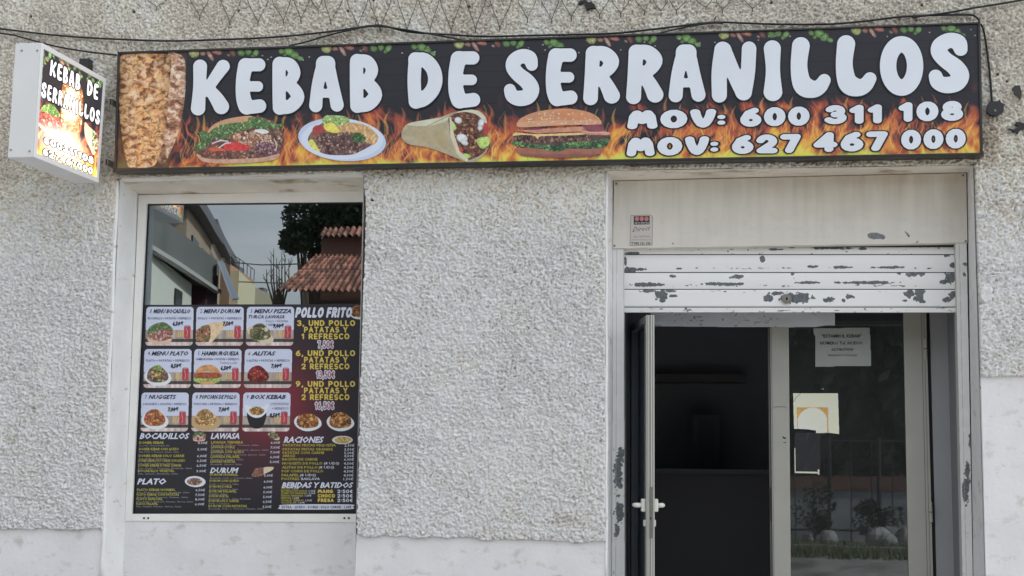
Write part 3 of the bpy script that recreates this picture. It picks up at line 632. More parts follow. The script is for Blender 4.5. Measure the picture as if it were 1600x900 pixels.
# open left leaf (swung outward, seen on its lock edge)
Hn = P(990.5, 700, DP); Ln = P(1016.5, 700, .06); Hn.z = Ln.z = 0
dv = (Ln-Hn); LW = dv.length; dv.normalize(); nv = Vector((dv.y, -dv.x, 0)); nv = -nv if nv.x > 0 else nv     # nv points to outer face
ztop = P(1016, 491.5, .03).z; zbot = .14; TH = .058
def lbox(mb, s0, s1, z0, z1, t0, t1):
    a = Hn+dv*s0+nv*t0; b = Hn+dv*s1+nv*t0; o = nv*(t1-t0)
    mb.hexa([Vector((a.x,a.y,z0)), Vector((b.x,b.y,z0)), Vector((b.x,b.y,z1)), Vector((a.x,a.y,z1))], o)
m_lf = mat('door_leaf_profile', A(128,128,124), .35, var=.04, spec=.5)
lf = MB(); lbox(lf, LW-.085, LW, zbot, ztop, -TH/2, TH/2)
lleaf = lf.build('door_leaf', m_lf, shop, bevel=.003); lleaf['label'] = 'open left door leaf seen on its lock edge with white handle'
lf = MB(); lbox(lf, 0, .07, zbot, ztop, -TH/2, TH/2); lbox(lf, .072, LW-.087, ztop-.05, ztop, -TH/2, TH/2); lbox(lf, .072, LW-.087, zbot, zbot+.22, -TH/2, TH/2); lf.build('rail', m_alud, lleaf)
lf = MB(); lbox(lf, .07, LW-.085, zbot+.2, ztop-.06, -.006, .006); lf.build('glass', m_glassd, lleaf)
lf = MB()
for t0, t1, dp in ((-TH/2+.004,-TH/2+.008,.004), (-.010,-.006,.004), (.012,.016,.004), (TH/2-.006,TH/2-.002,.004)): lbox(lf, LW, LW+dp, zbot, ztop, t0, t1)
lf.build('edge_rib', mat('rib', A(206,205,198), .35), lleaf)
lf = MB(); lbox(lf, LW+.0005, LW+.002, zbot, ztop, TH/2-.0145, TH/2-.0075); lf.build('edge_groove', m_dark, lleaf)
zh = P(1016, 790, .03).z
lf = MB(); lbox(lf, LW+.0045, LW+.007, P(1016,841,.03).z, P(1016,761,.03).z, -.012, .008); lp = lf.build('lock_plate', mat('worn_steel', A(120,118,112), .35, metal=.6, var=.2, vscale=20), lleaf)
lf = MB(); lbox(lf, LW+.0072, LW+.0085, P(1016,812,.03).z, P(1016,808,.03).z, -.004, .004); lf.build('latch_hole', m_dark, lp)
m_hand = mat('white_handle_plastic', A(205,205,198), .3)
hd = MB(); lbox(hd, LW-.075, LW-.025, zh-.045, zh+.045, TH/2, TH/2+.030); lbox(hd, LW-.075, LW-.025, zh-.045, zh+.045, -TH/2-.030, -TH/2)
hnd = hd.build('handle', m_hand, lleaf, bevel=.006)
for sg in (-1, 1):
    a = Hn+dv*(LW-.05)+nv*sg*(TH/2+.03); a.z = zh; b = Hn+dv*(LW-.05)+nv*sg*(TH/2+.062); b.z = zh; c_ = Hn+dv*(LW-.075)+nv*sg*(TH/2+.07); c_.z = zh; e_ = Hn+dv*(LW-.18)+nv*sg*(TH/2+.066); e_.z = zh
    MB().tube([a, b, c_, e_], [.016,.017,.0165,.012], 12).build('lever', m_hand, hnd, smooth=True)
for sg in (-1, 1):
    kf_ = MB(); t0 = sg*(TH/2); lbox(kf_, LW-.06, LW-.035, P(1016,823,.03).z, P(1016,813,.03).z, min(t0,t0+sg*.014), max(t0,t0+sg*.014)); kf_.build('key_cylinder', m_hand, lleaf)
# ---- interior of the shop, dark
m_in = mat('interior_wall', (.45,.46,.50,1), .9); m_fl = mat('interior_floor_tile', (.3,.3,.31,1), .5)
room = MB()
Xa, Xb, Yb = -4.9, 2.6, 5.0
room.box(Xa, Xb, Yb, Yb+.2, 0, 4.2); room.box(Xa-.2, Xa, .41, Yb+.2, 0, 4.2); room.box(Xb, Xb+.2, .41, Yb+.2, 0, 4.2); room.box(Xa-.2, Xb+.2, .41, Yb+.2, 4.2, 4.4)
room.box(Xa, wi0.x-.02, .41, .6, 0, 4.19); room.box(wi0.x-.02, xr_+.5, .381, .6, 3.62, 4.19)
room.build('interior_wall', m_in, shop)
MB().box(Xa, Xb, .62, Yb, .0, .14).build('interior_floor', m_fl, shop)
MB().box(wr0.x+.02, xl_-.252, .305, .9, 0, 4.1).build('pier_core', m_in, shop)
MB().box(xr_+.252, Xb-.01, .41, .9, 0, 4.1).build('pier_core', m_in, shop)
# ================================================================ FASCIA SIGN
SP = -.13
TL, TR, BR, BL = (183.3,80.7),(1532,34),(1536.3,242.7),(177.7,268.3)
sign = empty('shop_sign', 'long black fascia sign reading KEBAB DE SERRANILLOS with flames, food pictures and phone numbers', 'sign')
m_blk = mat('black_sign_frame', A(32,31,33), .35, spec=.5, var=.1)
il = lambda p, dx, dy: (p[0]+dx, p[1]+dy)
TLi, TRi, BRi, BLi = il(TL,3.2,3.4), il(TR,-4,3.2), il(BR,-4.5,-4.2), il(BL,3.6,-5)
fr = MB(); ring(fr, [TL,TR,BR,BL], [TLi,TRi,BRi,BLi], SP-.012, SP+.10); sfr = fr.build('frame', m_blk, sign, bevel=.003)
MB().pxbox([TLi,TRi,BRi,BLi], SP+.012, SP+.09).build('backing_box', m_blk, sign)
def bil(S, T):
    q = [np.array(p, float) for p in (TLi,TRi,BRi,BLi)]
    S = S[...,None]; T = T[...,None]
    return q[0]*(1-S)*(1-T)+q[1]*S*(1-T)+q[2]*S*T+q[3]*(1-S)*T
cv = Cv(0,0,1345,197,1.25); Pq = bil(cv.X/1345, cv.Y/197); X, Y = Pq[...,0], Pq[...,1]; cv.X, cv.Y = X, Y   # paint in photo coordinates
cv.x0, cv.x1, cv.y0, cv.y1 = 180, 1535, 30, 270
T = (np.arange(cv.ny)/(cv.ny-1))[:,None]*np.ones((1,cv.nx)); S = (np.arange(cv.nx)/(cv.nx-1))[None,:]*np.ones((cv.ny,1)); U = S*1345; Vp = T*197
base = np.array([38,38,44])/255*(1+.10*(fbm(U/60,Vp/30,2)-.5)[...,None]); cv.c[:] = base; cv.m[:] = True
# board texture of faint dark planks
pk = (np.abs((Vp+4*fbm(U/200,Vp/50,6))%26-13) > 12.2); cv.c[pk] *= .8
# flames: warped ridged noise, height varies along the sign (clusters repeat as in the print)
per = 205.0; ph = (U/per)%1
cl = .52+.30*np.cos((U/102.5+.05)*2*math.pi)+.18*np.cos((U/41+.3)*2*math.pi)
hgt = 72+34*cl+26*(fbm(U/22,0*U,33)-.5)
e = (197-Vp)/hgt
wx = U+16*(fbm(U/30,Vp/45,41)-.5)+10*np.sin(Vp/17+6*fbm(U/60,Vp/90,43)); wy = Vp
f1 = 1-np.abs(fbm(wx/13,wy/34,45,4)*2-1); f2 = 1-np.abs(fbm(wx/6,wy/22,46,3)*2-1); f3 = fbm(wx/26,wy/40,48,3)
inten = np.clip(1.15-e*1.05,0,1)*.52 + (f3-.5)*.80 + (f1-.74)*.75
inten = inten*np.clip((1.22-e)*3,0,1)
ramp = np.array([[40,40,46],[78,48,48],[122,62,56],[156,78,58],[190,112,62],[212,156,72],[214,192,82],[206,210,98]])/255.
def rampf(v): v = np.clip(v,0,.999)*(len(ramp)-1); i = v.astype(int); f = (v-i)[...,None]; return ramp[i]*(1-f)+ramp[i+1]*f
fm = np.clip((inten-.08)*4,0,1)[...,None]
cv.c = cv.c*(1-fm)+rampf(inten*1.0)*fm
yl = np.clip((Vp-184)/9+1.4*(fbm(U/38,Vp*0,49)-.66)*2.4,0,1)[...,None]; cv.c = cv.c*(1-.9*yl)+np.array([205,214,92])/255*.9*yl
# thin bright filaments
rg = random.Random(4)
for _ in range(760):
    x = rg.uniform(286,1530); yb_ = 268.3+(x-177.7)*(242.7-268.3)/(1358.6)-5; top = rg.uniform(18,92)*(1.0 if rg.random() < .75 else 1.15); y0 = yb_-rg.uniform(0,.5)*top
    am = rg.uniform(2,8); f = rg.uniform(.03,.08); p_ = rg.uniform(0,6); pts = []
    LN = rg.uniform(14,42)
    for t in range(7):
        yy = y0-t/6*LN
        if yb_-yy > 100: break
        pts.append((x+am*math.sin(f*yy*2+p_)+rg.uniform(-.6,.6), yy))
    if len(pts) < 2: continue
    hh = (yb_-pts[-1][1])/100
    col = [(226,190,104),(232,204,120),(206,140,84),(196,112,74),(222,168,92)][rg.randrange(5)]
    # direct soft line on the warped grid
    px_ = np.array(pts); i0 = int(max(0,(px_[:,0].min()-186-4)/1347*cv.nx)); i1 = int(min(cv.nx,(px_[:,0].max()-178+4)/1347*cv.nx))
    ty0 = max(0, int(((px_[:,1].min()-(yb_-196))/196-.04)*cv.ny)); ty1 = min(cv.ny, int(((px_[:,1].max()-(yb_-196))/196+.06)*cv.ny))
    if i1 <= i0 or ty1 <= ty0: continue
    Xs = X[ty0:ty1,i0:i1]; Ys = Y[ty0:ty1,i0:i1]; d = np.full(Xs.shape, 1e9)
    for i in range(len(pts)-1):
        (x1,y1),(x2,y2) = pts[i], pts[i+1]; dx, dy = x2-x1, y2-y1; t = np.clip(((Xs-x1)*dx+(Ys-y1)*dy)/(dx*dx+dy*dy+1e-9),0,1); d = np.minimum(d, np.hypot(Xs-x1-t*dx, Ys-y1-t*dy))
    wd = rg.uniform(.45,1.1); k = (np.clip(1.3-d/wd,0,1)*rg.uniform(.25,.75)*(1-.4*hh))[...,None]
    cv.c[ty0:ty1,i0:i1] = cv.c[ty0:ty1,i0:i1]*(1-k)+np.array(col)/255*k
# rising flame tongues between the letters and the food
for tx in range(0, 13):
    bx = 300+tx*102.6+rg.uniform(-8,8)
    for a_ in (-22, 2, 25, 44):
        x = bx+a_+rg.uniform(-5,5); ybt = 268.3+(x-177.7)*(-.01884)-5; yt = ybt-rg.uniform(72,98); hgt_ = rg.uniform(20,34); lean = rg.uniform(-7,9)
        i0 = int(max(0,(x-16-180)/1347*cv.nx)); i1 = int(min(cv.nx,(x+20-180)/1347*cv.nx)); 
        if i1 <= i0: continue
        sl2 = (slice(max(0,int(cv.ny*(.28))), cv.ny), slice(i0,i1)); Xs, Ys = X[sl2], Y[sl2]; t = (Ys-yt)/hgt_
        cxs = x+lean*np.sin(np.clip(t,0,1)*2.6); wd = 4.2*np.clip(t,0,1)**.8*np.clip(1.6-t,0,1); k = (np.clip(1.3-np.abs(Xs-cxs)/np.maximum(wd,.3),0,1)*(t>0)*(t<1.5)*.62)[...,None]
        cc = np.array(rg.choice([(214,160,84),(196,104,66),(206,140,78),(170,84,62)]))/255
        v = cv.c[sl2]; cv.c[sl2] = v*(1-k)+cc*k
# doner cone on the left
def shape(pts): return inpoly(X, Y, smoothpoly(pts, 5))
def scat2(mask, n, r0, r1, pal, seed, asp=(.4,.9), rim=.5, a=1):
    rg = random.Random(seed); jj, ii = np.nonzero(mask)
    for _ in range(n):
        q = rg.randrange(len(jj)); j, i = jj[q], ii[q]; r = rg.uniform(r0, r1); R = int(r*1.7)+2; ry = r*rg.uniform(*asp); an = rg.uniform(0,3.14); c = np.array(rg.choice(pal))/255*rg.uniform(.85,1.12)
        s_ = (slice(max(0,j-R), j+R), slice(max(0,i-R), i+R)); dx = X[s_]-X[j,i]; dy = Y[s_]-Y[j,i]; ca, sa = math.cos(an), math.sin(an)
        e = ((dx*ca+dy*sa)/r)**2+((-dx*sa+dy*ca)/ry)**2; k = (e < 1) & mask[s_]; f = 1-rim*e**2+.14*rim*(-dy/ry); v = cv.c[s_]; v[k] = v[k]*(1-a)+(c*f[...,None])[k]*a
bgd = X < 298-.02*Y; 
kb = (X < 297) & (Y < 262); gl = np.clip((297-X)/14,0,1)[...,None]*kb[...,None]
pd = inpoly(X, Y, [(180,70),(293,70),(289,150),(272,230),(262,270),(178,270)])
cv.c[pd] = cv.c[pd]*.25+np.array([66,54,46])/255*.75
kr = shape([(262,86),(276,84),(288,92),(290,120),(289,150),(284,185),(276,215),(262,246),(252,256),(246,240),(256,160)])
cv.c[kr] = np.array([150,112,92])/255; scat2(kr, 160, 3, 7, [(166,134,114),(184,156,138),(140,104,84),(156,120,98)], 11, rim=.4, a=.7); scat2(kr, 160, 1.4, 3.6, [(186,164,148),(130,94,76),(150,114,94)], 19, a=.6)
kl = shape([(186,92),(190,86),(215,83),(245,84),(262,86),(268,96),(266,120),(262,170),(258,210),(248,245),(238,260),(206,262),(198,254),(192,225),(187,180),(185,130)])
def meat(msk, cols, seed, cx, half):
    x = X+3.5*(fbm(X/7,Y/7,seed)-.5)*2; y = Y+4*(fbm(X/8,Y/8,seed+1)-.5)*2
    fl = fbm(x/7.5, y/5.0, seed+2, 2); f2_ = fbm(x/3.2, y/2.4, seed+3, 2); cre = np.abs(fbm(x/10, y/6.5, seed+4, 3)*2-1); cre2 = np.abs(fbm(x/5, y/3.6, seed+5, 2)*2-1)
    r = np.array(cols)/255.; v = np.clip((fl-.5)*1.9+.5+.35*(f2_-.5),0,.999)*(len(r)-1); i = v.astype(int); c = r[i]*(1-(v-i)[...,None])+r[i+1]*(v-i)[...,None]
    c = c*(1-.50*np.clip(1-cre/.10,0,1))[...,None]*(1-.22*np.clip(1-cre2/.10,0,1))[...,None]
    hi = np.clip((fbm(x/9,y/7,seed+6,3)-.60)*6,0,1)*.55; c = c*(1-hi[...,None])+np.array([224,204,182])/255*hi[...,None]
    c = c*(1.10-.34*np.clip(np.abs(X-cx)/half,0,1)**2.2)[...,None]
    cv.c[msk] = c[msk]
meat(kr, [(112,76,58),(150,110,86),(172,136,112),(194,164,142),(206,184,166)], 300, 272, 24)
meat(kl, [(110,70,46),(152,104,68),(180,132,86),(196,152,104),(208,174,134),(200,150,96)], 320, 227, 46)
for sx_, wd_, al_ in ((207,5,.35),(230,4,.22)):
    k = (np.exp(-((X-sx_-3*np.sin(Y/20))/wd_)**2)*al_*(fbm(X/6,Y/10,66)))[...,None]*kl[...,None]; cv.c = cv.c*(1-k)+np.array([228,214,200])/255*k
pass
# vegetables along the top edge, the print repeats every 205 px
def vegs(x0, seed):
    r_ = random.Random(seed)
    def sp(dx, dy, rx, ry, an, col):
        x = x0+dx; yt = 84.1+(x-186.5)*(-.0347)+dy; j0 = 0; i0 = int(max(0,(x-rx-ry-184)/1345*cv.nx)-4); i1 = int(min(cv.nx,(x+rx+ry-184)/1345*cv.nx)+6)
        if i1 <= i0: return
        s_ = (slice(0, int(cv.ny*.28)), slice(i0,i1)); dx_, dy_ = X[s_]-x, Y[s_]-yt; ca, sa = math.cos(an), math.sin(an)
        e = ((dx_*ca+dy_*sa)/rx)**2+((-dx_*sa+dy_*ca)/ry)**2+.5*(fbm(X[s_]/3,Y[s_]/3,seed)-.5); k = e < 1
        f = (1-.35*np.clip(e,0,1)+.5*(fbm(X[s_]/2.2,Y[s_]/2.2,seed+3)-.5))[...,None]; v = cv.c[s_]; v[k] = (np.array(col)/255*f)[k]
    sp(6,3,8,7,.3,(172,176,118)); sp(20,4,5,3.5,.2,(150,112,98)); sp(31,7,10,3,1.0,(176,136,128)); sp(41,2,9,4,.3,(176,116,104)); sp(66,4,8,4,1.1,(116,78,72)); sp(60,8,3,2,.5,(140,110,104))
    sp(80,5,6,5,.8,(96,132,76)); sp(91,4,5,5,.2,(104,140,84)); sp(103,6,6,4.5,2.2,(112,148,88)); sp(98,11,3,3,.6,(88,126,72))
    sp(143,5,5,4,.4,(106,138,84)); sp(155,6,8,6,.5,(112,150,86)); sp(163,12,6,7,1.2,(104,142,80)); sp(172,17,5,3.5,.3,(112,146,92)); sp(148,12,3,3,.1,(92,126,76))
    for _ in range(7): sp(r_.uniform(50,200), r_.uniform(6,24), 1.2, .9, 0, (190,184,180))
for i in range(7): vegs(297+i*207, i)
Pm = Pn(X, Y, SP)
# slight waviness of the stretched vinyl
Pm[...,1] += .0025*np.sin(U/37+3*fbm(U/90,Vp/60,91))*np.sin(math.pi*T)
m_vinyl = matcol('printed_vinyl', .38, bump=.05, bscale=9, spec=.35)
gridmesh('printed_panel', Pm, cv.c, None, m_vinyl, sign, smooth=True)
# lettering
m_lwhite = mat('white_print', A(205,211,226), .35, bump=.05, bscale=8, var=.035, vscale=3, spec=.4); m_lblk = mat('black_print_outline', A(20,22,28), .4)
def word(label, items):
    for ch, bx in items:
        a, b = MB(), MB(); bubble(ch, bx, a, b, SP-.0075, SP-.0055, 2.2)
        o = a.build('letter', m_lwhite, sign); b.build('letter_outline', m_lblk, o)
word('white bubble word KEBAB', [('K',(297,91,361.5,182)),('E',(367,90,417,180)),('B',(424.5,88,477.5,180)),('A',(482,86,539,176.5)),('B',(545.5,83.5,599,177))])
word('white bubble word DE', [('D',(635.5,81,693.5,170.5)),('E',(699,79,751.5,170.5))])
word('white bubble word SERRANILLOS', [('S',(786,75.5,844,167)),('E',(851.5,74.5,903.5,167)),('R',(910,71,970,165.5)),('R',(977,69,1038,164)),('A',(1043.5,68,1104.5,161)),('N',(1110.5,63,1183,161)),
     ('I',(1190,61.5,1225.5,159)),('L',(1233.5,57,1299,154.5)),('L',(1304,54,1370.5,152)),('O',(1373.5,54,1444,152)),('S',(1449.5,50,1516,147))])
def phone(label, segs):
    a, b = MB(), MB()
    for s_, x0, x1, yb, cap, rr in segs: stroketext(s_, x0, yb, x1-x0, cap, a, SP-.0075, r=rr*.80, gap=.12, mb2=b, d2=SP-.0055, outl=1.7, slope=-.022, step=1.0)
    o = a.build('phone_lettering', m_lwhite, sign); b.build('letter_outline', m_lblk, o); o['label'] = label
phone('upper phone line MOV: 600 311 108', [('MOV',980,1119,202,29,.27),(':',1121,1134,200,24,.22),('600',1156,1265,198.5,30,.25),('311',1288,1380,194.5,30,.24),('108',1404,1505,190.5,31,.25)])
phone('lower phone line MOV: 627 467 000', [('MOV',979,1108,244.5,29,.27),(':',1110,1123,242,24,.22),('627',1143,1252,241,30,.25),('467',1271,1388,238,31,.24),('000',1408,1509,234,31,.25)])
# ---- food pictures (cut-out prints)
m_food = matcol('food_print', .4, spec=.35)
FD = SP-.0062
GRN = [(96,126,80),(118,148,96),(78,104,68),(142,168,112),(90,116,80)]; MEAT = [(134,102,90),(152,120,104),(112,84,76),(174,146,128),(96,72,66),(142,108,94)]
# pita sandwich
cv = Cv(298,176,450,260,2.4)
cv.poly([(322,208),(332,196),(350,187),(375,182),(395,181),(420,186),(436,198),(444,215),(440,235),(432,248),(400,254),(360,256),(325,254),(309,245),(306,236),(314,225)], (108,76,66), .35, 4)
k = cv.m.copy(); cv.scat(k, 420, 1.2, 4.2, MEAT+[(192,160,140),(96,66,72)], 3)
kt = cv.poly([(323,208),(333,195),(350,187),(375,182),(393,181.5),(398,188),(390,192),(370,192),(350,196),(336,204),(328,212)], (190,148,116), .12, 5)
kb_ = cv.poly([(307,240),(320,247),(345,249),(380,248),(410,246),(434,241),(437,244),(428,250),(400,254),(362,256),(330,255),(314,251)], (188,150,128), .16, 5)
for pts, nn, sd_ in (([(328,206),(345,195),(375,191),(396,190),(394,200),(370,206),(352,216),(336,216),(326,214)],170,5), ([(388,184),(408,184),(420,190),(434,194),(442,192),(441,198),(426,202),(406,202),(392,198)],110,6), ([(312,206),(322,205),(332,214),(326,226),(314,234),(302,236),(306,226),(314,222)],80,7)):
    k = inpoly(cv.X, cv.Y, smoothpoly(pts)); cv.paint(k, (84,118,70), .3, 3); cv.scat(k, nn, 1.0, 3.6, GRN, sd_, rim=.6)
k = inpoly(cv.X, cv.Y, smoothpoly([(362,210),(390,204),(415,206),(424,214),(420,226),(396,230),(372,224)])); cv.scat(k, 120, 1.5, 4.5, [(196,158,134),(212,186,170),(176,126,98),(150,104,84),(206,172,146)], 8)
cv.poly([(398,203),(412,202),(420,206),(414,209),(402,207)], (212,210,210), .1, 3)
cv.poly([(350,226),(362,222),(378,224),(390,230),(384,235),(366,235),(352,233)], (196,66,66), .2, 4); cv.poly([(326,232),(340,230),(352,234),(350,238),(332,237)], (186,88,72), .2, 3)
k = inpoly(cv.X, cv.Y, smoothpoly([(398,230),(412,222),(428,226),(434,236),(424,242),(402,242)])); cv.scat(k, 110, .9, 2.8, [(128,80,100),(150,104,122),(104,62,82),(176,146,160)], 9, rim=.6)
cv.line([(332,224),(345,219),(356,221)], 3, (206,200,206)); cv.line([(342,231),(352,224),(360,223)], 2.6, (212,208,206)); cv.line([(428,217),(433,226),(431,234)], 2.2, (204,190,196))
k = inpoly(cv.X, cv.Y, smoothpoly([(314,240),(345,236),(380,240),(374,247),(330,246)])); cv.scat(k, 60, 1.4, 3.6, [(132,84,74),(156,102,86),(104,64,58)], 10)
cv.mesh('sandwich_picture', FD, m_food, sign)
# plate
cv = Cv(462,176,606,256,2.4)
cv.ell(534.5,218,69,33.6,.10,(196,206,226)); rm = cv.m.copy(); 
e_ = np.hypot((cv.X-534.5)/69,(cv.Y-218)/33.6); cv.paint(rm & (e_ > .93), (172,184,208), a=.6); cv.paint(rm & (e_ > .72) & (e_ < .76), (180,190,212), a=.5)
k = inpoly(cv.X, cv.Y, smoothpoly([(482,222),(484,210),(496,197),(512,190),(540,192),(565,198),(588,210),(590,218),(582,226),(560,238),(545,242),(515,242),(497,236)])); cv.paint(k, (120,92,80), .3)
k1 = inpoly(cv.X, cv.Y, smoothpoly([(528,190),(552,192),(572,196),(590,212),(584,226),(566,218),(548,206),(530,206)])); cv.paint(k1, (186,150,104), .2)
rgp = random.Random(8)
for _ in range(60):
    jj, ii = np.nonzero(k1); q = rgp.randrange(len(jj)); x, y = cv.X[jj[q],ii[q]], cv.Y[jj[q],ii[q]]; a_ = rgp.choice([-.9,-.6,1.2,1.0,-1.2]); l_ = rgp.uniform(4,8)
    cv.line([(x,y),(x+l_*math.cos(a_),y+l_*math.sin(a_))], 2.2, rgp.choice([(214,184,142),(200,164,116),(222,198,158),(178,140,96)]))
k = inpoly(cv.X, cv.Y, smoothpoly([(503,190),(508,181),(522,180),(540,182),(546,190),(530,196),(512,196)])); cv.paint(k, (150,186,112), .25); cv.scat(k, 90, 1, 3.4, [(160,196,118),(184,212,142),(134,170,96),(196,214,150)], 3)
k = inpoly(cv.X, cv.Y, smoothpoly([(506,196),(520,192),(530,204),(524,208),(510,204)])); cv.paint(k, (216,204,96), .15)
k = inpoly(cv.X, cv.Y, smoothpoly([(482,222),(488,218),(496,230),(500,237),(488,232)])); cv.paint(k, (206,204,100), .15)
cv.ell(498,204,10,8.5,.2,(150,66,66),.2,3); 
k = inpoly(cv.X, cv.Y, smoothpoly([(494,218),(502,208),(520,208),(545,208),(556,216),(576,226),(560,238),(545,242),(515,242),(500,236)])); cv.paint(k, (96,70,66), .3); cv.scat(k, 260, 1.6, 4.2, [(128,98,94),(152,122,114),(104,78,76),(84,60,58),(168,138,126)], 4, rim=.6)
k = inpoly(cv.X, cv.Y, smoothpoly([(548,210),(560,207),(572,214),(568,222),(554,222)])); cv.scat(k, 50, 1.2, 4, [(72,110,66),(96,134,82),(54,88,56)], 6)
cv.mesh('plate_picture', FD, m_food, sign)
# wrap
cv = Cv(624,168,770,258,2.4)
cv.poly([(627,210),(630,200),(640,192),(665,187),(690,182),(710,175),(735,172),(752,178),(760,190),(764,210),(764,228),(756,242),(742,253),(728,253),(712,247),(690,238),(665,230),(640,226),(629,218)], (166,156,130), .1, 8)
k = inpoly(cv.X, cv.Y, smoothpoly([(633,196),(650,190),(700,182),(720,173),(745,172),(758,182),(760,194),(744,184),(726,178),(706,184),(690,192),(662,198),(640,197)])); cv.paint(k, (190,190,168), .08, 8)
cv.line([(634,196),(650,198),(666,198),(682,190),(702,181)], 1.3, (132,118,92))
k = inpoly(cv.X, cv.Y, smoothpoly([(702,182),(722,175),(742,178),(754,188),(760,205),(764,225),(756,238),(742,247),(726,250),(714,238),(706,218),(702,198)])); cv.paint(k, (92,62,52), .3); cv.scat(k, 280, 1.4, 4.6, [(138,92,72),(160,112,84),(104,68,56),(176,128,96),(74,50,48),(124,84,72)], 5, rim=.6)
for cx_, cy_, rx_, ry_, c_ in ((716,188,6,5,(206,210,208)),(722,216,9,7,(212,214,216)),(726,223,6,4,(206,206,206)),(752,192,5,7,(204,208,210)),(750,200,4,4,(196,200,204))): cv.ell(cx_,cy_,rx_,ry_,.4,c_,.12,2,rim=.25)
for pts in ([(703,190),(710,192),(712,202),(704,204)],[(745,218),(762,214),(764,226),(752,232)],[(716,244),(728,240),(736,244),(726,249)]):
    k = inpoly(cv.X, cv.Y, smoothpoly(pts)); cv.paint(k, (170,196,112), .25, 2)
k = inpoly(cv.X, cv.Y, smoothpoly([(711,229),(720,230),(724,236),(716,238)])); cv.paint(k, (178,78,66), .2); k = inpoly(cv.X, cv.Y, smoothpoly([(756,192),(763,196),(762,210),(756,208)])); cv.paint(k, (170,66,66), .2)
k = inpoly(cv.X, cv.Y, [(702,182),(705,183),(709,208),(718,236),(732,250),(728,253),(714,240),(704,214)]); cv.paint(k, (196,190,166), .08)
cv.ell(668,212,26,12,.35,(156,140,100),a=.3); cv.ell(690,215,8,20,-.35,(160,138,94),a=.28)
cv.mesh('wrap_picture', FD, m_food, sign)
# burger
cv = Cv(796,166,960,252,2.4)
cv.poly([(806,232),(830,231),(880,232),(930,230),(942,232),(938,240),(920,245),(880,247),(840,246),(815,243)], (150,98,84), .15, 8); cv.paint(cv.m & (cv.Y > 241), (112,76,72), a=.5)
k = inpoly(cv.X, cv.Y, smoothpoly([(802,222),(806,212),(830,210),(870,208),(920,208),(952,212),(950,222),(930,232),(880,232),(830,230),(808,228)])); cv.paint(k, (84,66,64), .3); 
k = inpoly(cv.X, cv.Y, smoothpoly([(802,214),(808,209),(860,211),(915,208),(922,214),(916,222),(860,224),(812,222)])); cv.paint(k, (92,68,66), .35); cv.scat(k, 190, 1.4, 4.6, [(112,84,78),(134,104,94),(78,56,56),(148,116,104)], 2, rim=.6)
k = inpoly(cv.X, cv.Y, smoothpoly([(799,221),(815,222),(840,226),(870,226),(892,222),(920,221),(950,217),(952,222),(944,230),(920,233),(890,232),(872,237),(850,234),(820,230),(803,227)])); cv.paint(k, (74,108,76), .3)
cv.scat(k, 190, 1.0, 4.4, [(92,132,84),(126,164,104),(58,88,62),(108,146,92),(62,80,66)], 3, rim=.6)
cv.poly([(801,212),(806,207),(830,209),(860,209),(910,207),(918,209),(900,211),(870,212),(845,213),(840,217),(834,212),(815,211)], (212,182,128), .1, 5)
cv.poly([(802,204),(820,203),(850,201),(900,198),(925,196),(940,196),(944,204),(953,207),(952,211),(918,210),(905,206),(880,207),(850,208),(842,209),(820,206)], (186,132,112), .18, 6)
cv.poly([(912,195),(938,194),(944,204),(925,206),(915,203)], (128,72,84), .2, 4); cv.poly([(820,201),(848,199),(846,202),(826,203)], (112,60,74)); cv.line([(912,206),(930,207),(953,208)], 2, (206,170,156))
cv.poly([(807,196),(810,188),(820,181),(840,174),(870,170),(895,170),(920,175),(935,183),(940,192),(938,194.5),(900,195.5),(860,197),(825,199),(811,199)], (188,136,104), .10, 10)
e_ = cv.m & (cv.Y < 199) & (cv.Y > 190); cv.paint(inpoly(cv.X,cv.Y,smoothpoly([(807,197),(812,191),(870,188),(936,187),(939,193),(900,195),(860,197),(820,199)])), (204,164,136), a=.5)
cv.ell(895,180,26,7,.1,(196,120,78),a=.35)
rgp = random.Random(3)
for _ in range(70):
    x = rgp.uniform(814,934); y = rgp.uniform(172,194)
    if ((x-873)/64)**2+((y-197)/25)**2 < .93: cv.ell(x,y,rgp.uniform(1.0,1.8),.8,rgp.uniform(-.5,.5),rgp.choice([(222,194,156),(228,202,166),(212,170,122)]))
cv.mesh('burger_picture', FD, m_food, sign)
# ================================================================ PROJECTING LIGHT BOX
lb = empty('light_box_sign', 'white double sided light box projecting from the wall, glowing face with shop name', 'sign')
NB, FB = -.14, -1.03
A0, B0, C0, D0 = P(63.3,66.5,FB), P(164,123,NB), P(152.3,286,NB), P(51.5,245.5,FB)
A1, D1 = P(24.5,67,FB), P(11.5,244.5,FB)
th = ((A1-A0)+(D1-D0))/2; th.z = 0
m_case = mat('white_powder_coat', A(208,208,208), .4, var=.03, bump=.03, bscale=12)
m_casea = mat('white_trim', A(236,237,238), .35)
cs = MB(); cs.hexa([A0,B0,C0,D0], th); case = cs.build('casing', m_case, lb, bevel=.004)
nf = -th.normalized()
def fq(s, t, off=0):
    return A0*(1-s)*(1-t)+B0*s*(1-t)+C0*s*t+D0*(1-s)*t+nf*off
def ringf(mb, w_, o0, o1):
    c = [(0,0),(1,0),(1,1),(0,1)]; i_ = [(w_,w_*1.3),(1-w_,w_*1.3),(1-w_,1-w_*1.3),(w_,1-w_*1.3)]
    for a in range(4):
        b = (a+1)%4; mb.hexa([fq(*c[a],o0), fq(*c[b],o0), fq(*i_[b],o0), fq(*i_[a],o0)], nf*(o1-o0))
rf_ = MB(); ringf(rf_, .035, .0012, .010); rf_.build('face_trim', m_casea, lb, bevel=.002)
cv = Cv(0,0,1,1,300); X, Y = cv.X, cv.Y; cv.fill((44,42,46))
